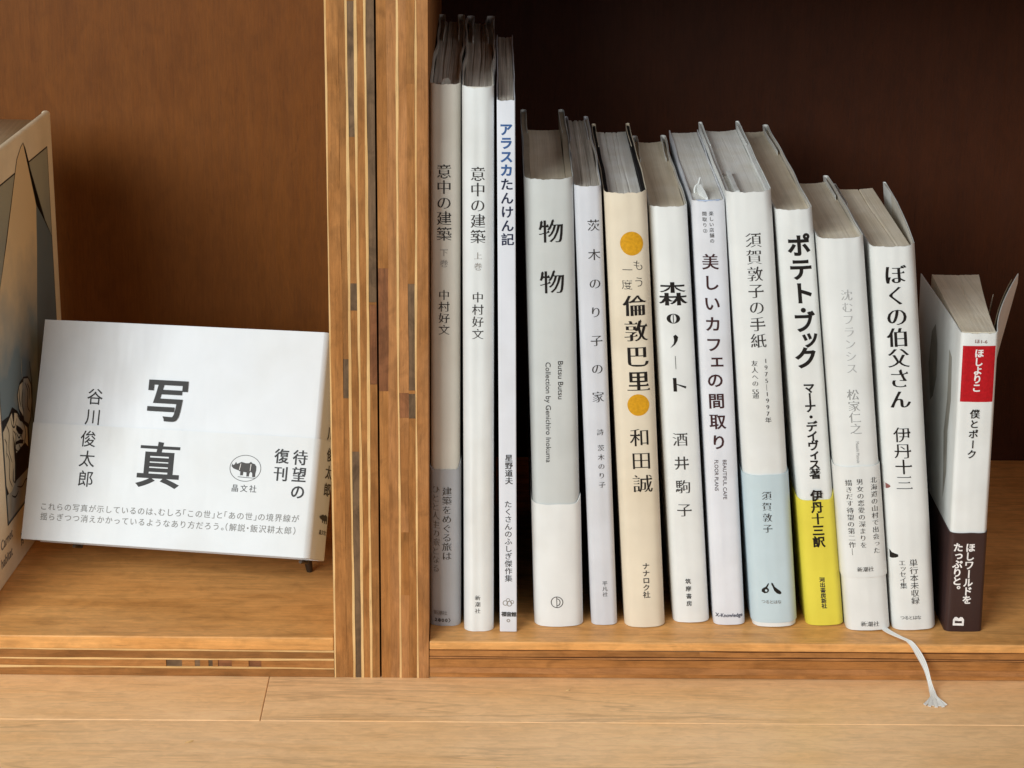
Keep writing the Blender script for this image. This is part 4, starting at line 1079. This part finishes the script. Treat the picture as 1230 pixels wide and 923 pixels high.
for t_, uu in ((tR, 138.0), (tL, 20.0)):
    rod('ledge_rod', [t_, wp(uu, -TY_-1.8, -1.0), wp(uu, -TY_*0.75, -1.15)], 0.0009)
    rod('back_rod', [wp(uu, -TY_-1.8, -1.4), wp(uu, -TY_-1.8, 40), wp(uu, -TY_-1.8, 84)], 0.0011)
rod('cross_bar', [wp(20, -TY_-3.4, 84), wp(138, -TY_-3.4, 84)], 0.0012)
rod('rear_strut', [wp(80, -TY_-4.6, 80), fB], 0.0013)

# ================================================================== THE LARGE ILLUSTRATED BOOK AT THE LEFT EDGE
far = Vector((-0.2013, 0.1873)); dirv = Vector((-0.0105, -0.1386)).normalized(); nv = Vector((-dirv.y, dirv.x))   # nv faces right
if nv.x < 0: nv = -nv
ib = empty('picture_book', (far.x, far.y, 0.0017), label='thick tan illustrated book with a drawn comic panel, standing at the left edge', cat='book')
def fw(s_, n, z_): p = dirv*s_/1000+nv*n/1000; return (p.x, p.y, z_/1000-0.0017)
P_tan = paper('tan_cover', lin('#e8d8ba'), 0.6, 0.3, mottled=0.08, dirt=0.05)
P_tan2 = paper('tan_block', lin('#b59f80'), 0.8, 0.2, mottled=0.2)
LEN = 176.0; HB = 213.5; TH = 62.0
def rbox(name, s0, s1, n0, n1, z0, z1, mat, bev, seg=4):
    bm = bmesh.new(); box_bm(bm, s0, s1, n0, n1, z0, z1, bev, seg)
    for v in bm.verts: v.co = Vector(fw(v.co.x, v.co.y, v.co.z))
    bmesh.ops.recalc_face_normals(bm, faces=bm.faces[:]); return bm_obj(name, bm, mat, ib, smooth=True, angle=R(50))
rbox('front_cover', 0, LEN, -3.6, 0.0, 1.8, HB, P_tan, 1.5)
rbox('back_cover', 0, LEN, -TH, -TH+3.6, 1.8, HB, P_tan, 1.5)
rbox('page_block', 3.0, LEN-6, -TH+3.7, -3.7, 4.0, HB-4.5, pages_mat('leaves_big', lin('#cbb798'), lin('#b39f80'), 0.2), 0.3, 1)
rbox('hinge_edge', -3.2, 1.0, -5.0, -1.2, 1.8, HB-0.5, P_tan, 1.4)
def art(name, pts, mat, off=0.08):
    bm = bmesh.new(); vs = [bm.verts.new(Vector(fw(a, off, b))) for a, b in pts]; bm.faces.new(vs)
    bmesh.ops.triangulate(bm, faces=bm.faces[:]); bmesh.ops.recalc_face_normals(bm, faces=bm.faces[:])
    for f in bm.faces:
        if f.normal.dot(Vector((nv.x, nv.y, 0))) < 0: f.normal_flip()
    return bm_obj(name, bm, mat, ib)
def wash(name, c_top, c_low, z_lo, z_hi):
    """printed watercolour wash: two inks meeting in a ragged border, as drawn on the cover"""
    m, nt, b, N, L = new_mat(name); tc = N.new('ShaderNodeTexCoord'); sx = N.new('ShaderNodeSeparateXYZ'); L.new(tc.outputs['Object'], sx.inputs[0])
    mr = N.new('ShaderNodeMapRange'); mr.inputs['From Min'].default_value = z_lo; mr.inputs['From Max'].default_value = z_hi; L.new(sx.outputs['Z'], mr.inputs['Value'])
    n = N.new('ShaderNodeTexNoise'); n.inputs['Scale'].default_value = 45; n.inputs['Detail'].default_value = 6; L.new(tc.outputs['Object'], n.inputs['Vector'])
    ma = N.new('ShaderNodeMath'); ma.operation = 'MULTIPLY_ADD'; ma.inputs[1].default_value = 0.9; L.new(n.outputs['Fac'], ma.inputs[0]); 
    sb = N.new('ShaderNodeMath'); sb.operation = 'SUBTRACT'; sb.inputs[1].default_value = 0.45; L.new(mr.outputs[0], sb.inputs[0]); L.new(sb.outputs[0], ma.inputs[2])
    r = ramp(N, [(0.1, c_low), (0.9, c_top)]); L.new(ma.outputs[0], r.inputs[0]); L.new(r.outputs[0], b.inputs['Base Color']); b.inputs['Roughness'].default_value = 0.6
    return m
A_line = ink('black')
A_sky = wash('print_sky', lin('#9d9c8a'), lin('#6f7b80'), 0.10, 0.19)
A_tent = wash('print_tent', lin('#dcc298'), lin('#6f8087'), 0.095, 0.165)
A_shade = wash('print_shade', lin('#5e6c72'), lin('#4a4c52'), 0.06, 0.14)
A_cream = paper('print_cream', lin('#ddd0b4'), 0.6, 0.3, mottled=0.15); A_blue = paper('print_grey_blue', lin('#66757b'), 0.6, 0.3, mottled=0.3); A_greyp = paper('print_grey', lin('#b2aea2'), 0.6, 0.3, mottled=0.2)
art('comic_panel', [(10.2, 29.2), (119.2, 29.2), (119.2, 197), (10.2, 197)], A_line, 0.04)
art('comic_panel', [(11, 30), (118.4, 30), (118.4, 196.2), (11, 196.2)], A_sky, 0.07)
art('comic_panel', [(11, 60), (48, 60), (56, 112), (50, 150), (37, 172), (21, 159), (11, 149)], A_shade, 0.10)
art('comic_panel', [(54, 207.7), (50.5, 204), (46, 196), (37, 172), (40, 150), (46, 120), (56, 62), (118, 62), (118, 128), (106.8, 148.8), (91, 168), (66, 203), (58, 207)], A_tent, 0.12)
art('comic_line', [(54, 208), (50.5, 204.3), (45.6, 196), (36.6, 172), (20.6, 158.6), (11, 148.6), (11, 149.0), (20.4, 159.1), (36.2, 172.4), (45.1, 196), (50.2, 204.7), (53.8, 208.5)], A_line, 0.14)
art('comic_line', [(54, 208.3), (58.3, 207.3), (66.6, 202.8), (91.8, 168), (107.5, 148.7), (118, 128.3), (118, 127.8), (107.2, 148.2), (91.4, 167.5), (66.1, 202.3), (58, 206.9), (54, 207.9)], A_line, 0.14)
art('comic_figure', [(90.6, 88.1), (85, 92.8), (77.5, 93.5), (70, 91.3), (64.8, 86.1), (64.4, 76.5), (68.8, 68), (76, 64), (83.1, 69), (89.3, 80.1)], A_line, 0.15)
art('comic_figure', [(89.4, 87.6), (85, 91.6), (79.5, 91.4), (84, 84), (82, 74), (88.2, 80.1)], A_cream, 0.17)
art('comic_figure', [(77.5, 92.5), (70, 90.3), (66, 85.6), (65.8, 76.5), (70, 69), (76, 65.2), (81, 72), (82.5, 84)], A_greyp, 0.17)
art('comic_figure', [(118, 84), (107, 82.6), (100, 85), (92, 80.4), (84, 73), (74, 67.3), (74, 50), (80, 40), (88, 34), (104, 36), (118, 44)], A_line, 0.19)
art('comic_figure', [(117.6, 78), (107.1, 80.6), (101.5, 82.4), (99, 74), (103, 66), (101, 56), (104, 44), (114, 44), (117.6, 50)], A_cream, 0.21)
art('comic_figure', [(97, 81), (92.5, 79.1), (85, 71.6), (76.5, 66), (77, 56), (82, 60), (90, 60), (98, 60), (100.5, 70)], A_cream, 0.21)
art('comic_figure', [(95, 74), (88, 70), (84, 67), (86, 65.6), (92, 68), (96, 72)], A_line, 0.23)
art('comic_figure', [(98, 66), (90, 64.5), (84, 62), (86, 60.8), (92, 63), (98, 64.4)], A_line, 0.23)
art('comic_figure', [(100, 58), (91, 57.8), (86, 49), (88, 46), (102, 47), (100, 52)], A_line, 0.24)
art('comic_panel', [(117.8, 31), (76, 31), (78, 45), (100, 46.4), (110, 44), (117.8, 45)], A_greyp, 0.22)
def art_line(pts, w=0.5, mat=None, off=0.27):
    V, Fs = [], []
    pv = [Vector(p) for p in bez([(a, b, 0) for a, b in pts], len(pts)*5)]
    for i, p in enumerate(pv):
        t = (pv[min(i+1, len(pv)-1)]-pv[max(i-1, 0)]).normalized(); ww_ = w*0.5*(0.35+0.65*math.sin(math.pi*i/(len(pv)-1)))
        for q in (-1, 1): V.append(fw(p.x-t.y*ww_*q, off, p.y+t.x*ww_*q))
    Fs = [(2*i, 2*i+2, 2*i+3, 2*i+1) for i in range(len(pv)-1)]
    return mesh_obj('comic_line', V, Fs, mat or A_line, ib)
for ln in ([(76, 90), (72, 84), (74, 77), (70, 72)], [(80, 88), (83, 82), (81, 76)], [(86, 90), (87, 85), (85, 80)], [(72, 88), (69, 84), (70, 79)],
           [(112, 80), (108, 74), (110, 66), (106, 58)], [(104, 81), (102, 76), (98, 74), (94, 77)], [(101, 73), (97, 69), (99, 63), (95, 60)], [(92, 78), (88, 74), (84, 72), (80, 66)],
           [(114, 66), (110, 60), (112, 52), (108, 46)], [(116, 74), (113, 70), (115, 64)], [(96, 70), (92, 66), (88, 66), (85, 60)], [(82, 70), (80, 64), (83, 60), (80, 56)],
           [(104, 54), (106, 49), (103, 46)], [(93, 63), (90, 59), (92, 57)], [(100, 43), (92, 40), (84, 41), (78, 38)], [(110, 42), (104, 39), (98, 40)]):
    art_line(ln, 0.9)
art_line([(64, 62), (66, 72), (64, 84), (66, 98)], 1.4); art_line([(80, 104), (80.5, 98), (80, 93)], 0.5, A_cream)
for s_, txt, z_ in (((108, 'Carnet', 22.5)), ((110, 'habitat', 13.5))):
    gv, gf = glyph(txt, 'semi') if (txt, 'semi') in _sty or txt in _raw else (None, None)
    x1 = max(p[0] for p in gv)
    V = [fw(s_+4.0+(x1-x)*7.2, 0.10, z_+(y-0.2)*7.2) for x, y in gv]; mesh_obj('title_lettering', V, gf, ink('browngrey'), ib)
gv, gf = glyph('月', 'bold'); mesh_obj('publisher_lettering', [fw(99-x*5, 0.1, 11+y*7) for x, y in gv], gf, ink('ink'), ib)

# small splinters caught on the counter
for x_, y_, a_, l_ in ((-0.105, -0.0665, 0.5, 0.0042), (0.0335, -0.0895, -0.6, 0.0038), (0.0655, -0.0125, 0.45, 0.0024)):
    V = []; 
    for s_, w_, h_ in ((-0.5, 0.0001, 0.0002), (-0.1, 0.0005, 0.0006), (0.25, 0.0004, 0.0007), (0.5, 0.0001, 0.0004)):
        cx_, cy_ = x_+math.cos(a_)*l_*s_, y_+math.sin(a_)*l_*s_
        for q_, zz in ((-1, 0.00008), (1, 0.00008), (0, h_)): V.append((cx_-math.sin(a_)*w_*q_, cy_+math.cos(a_)*w_*q_, zz))
    Fs = []
    for i in range(3):
        for k in range(3): Fs.append((i*3+k, i*3+(k+1) % 3, (i+1)*3+(k+1) % 3, (i+1)*3+k))
    Fs += [(2, 1, 0), (9, 10, 11)]
    mesh_obj('splinter', V, Fs, PLY['lightX'], ct)
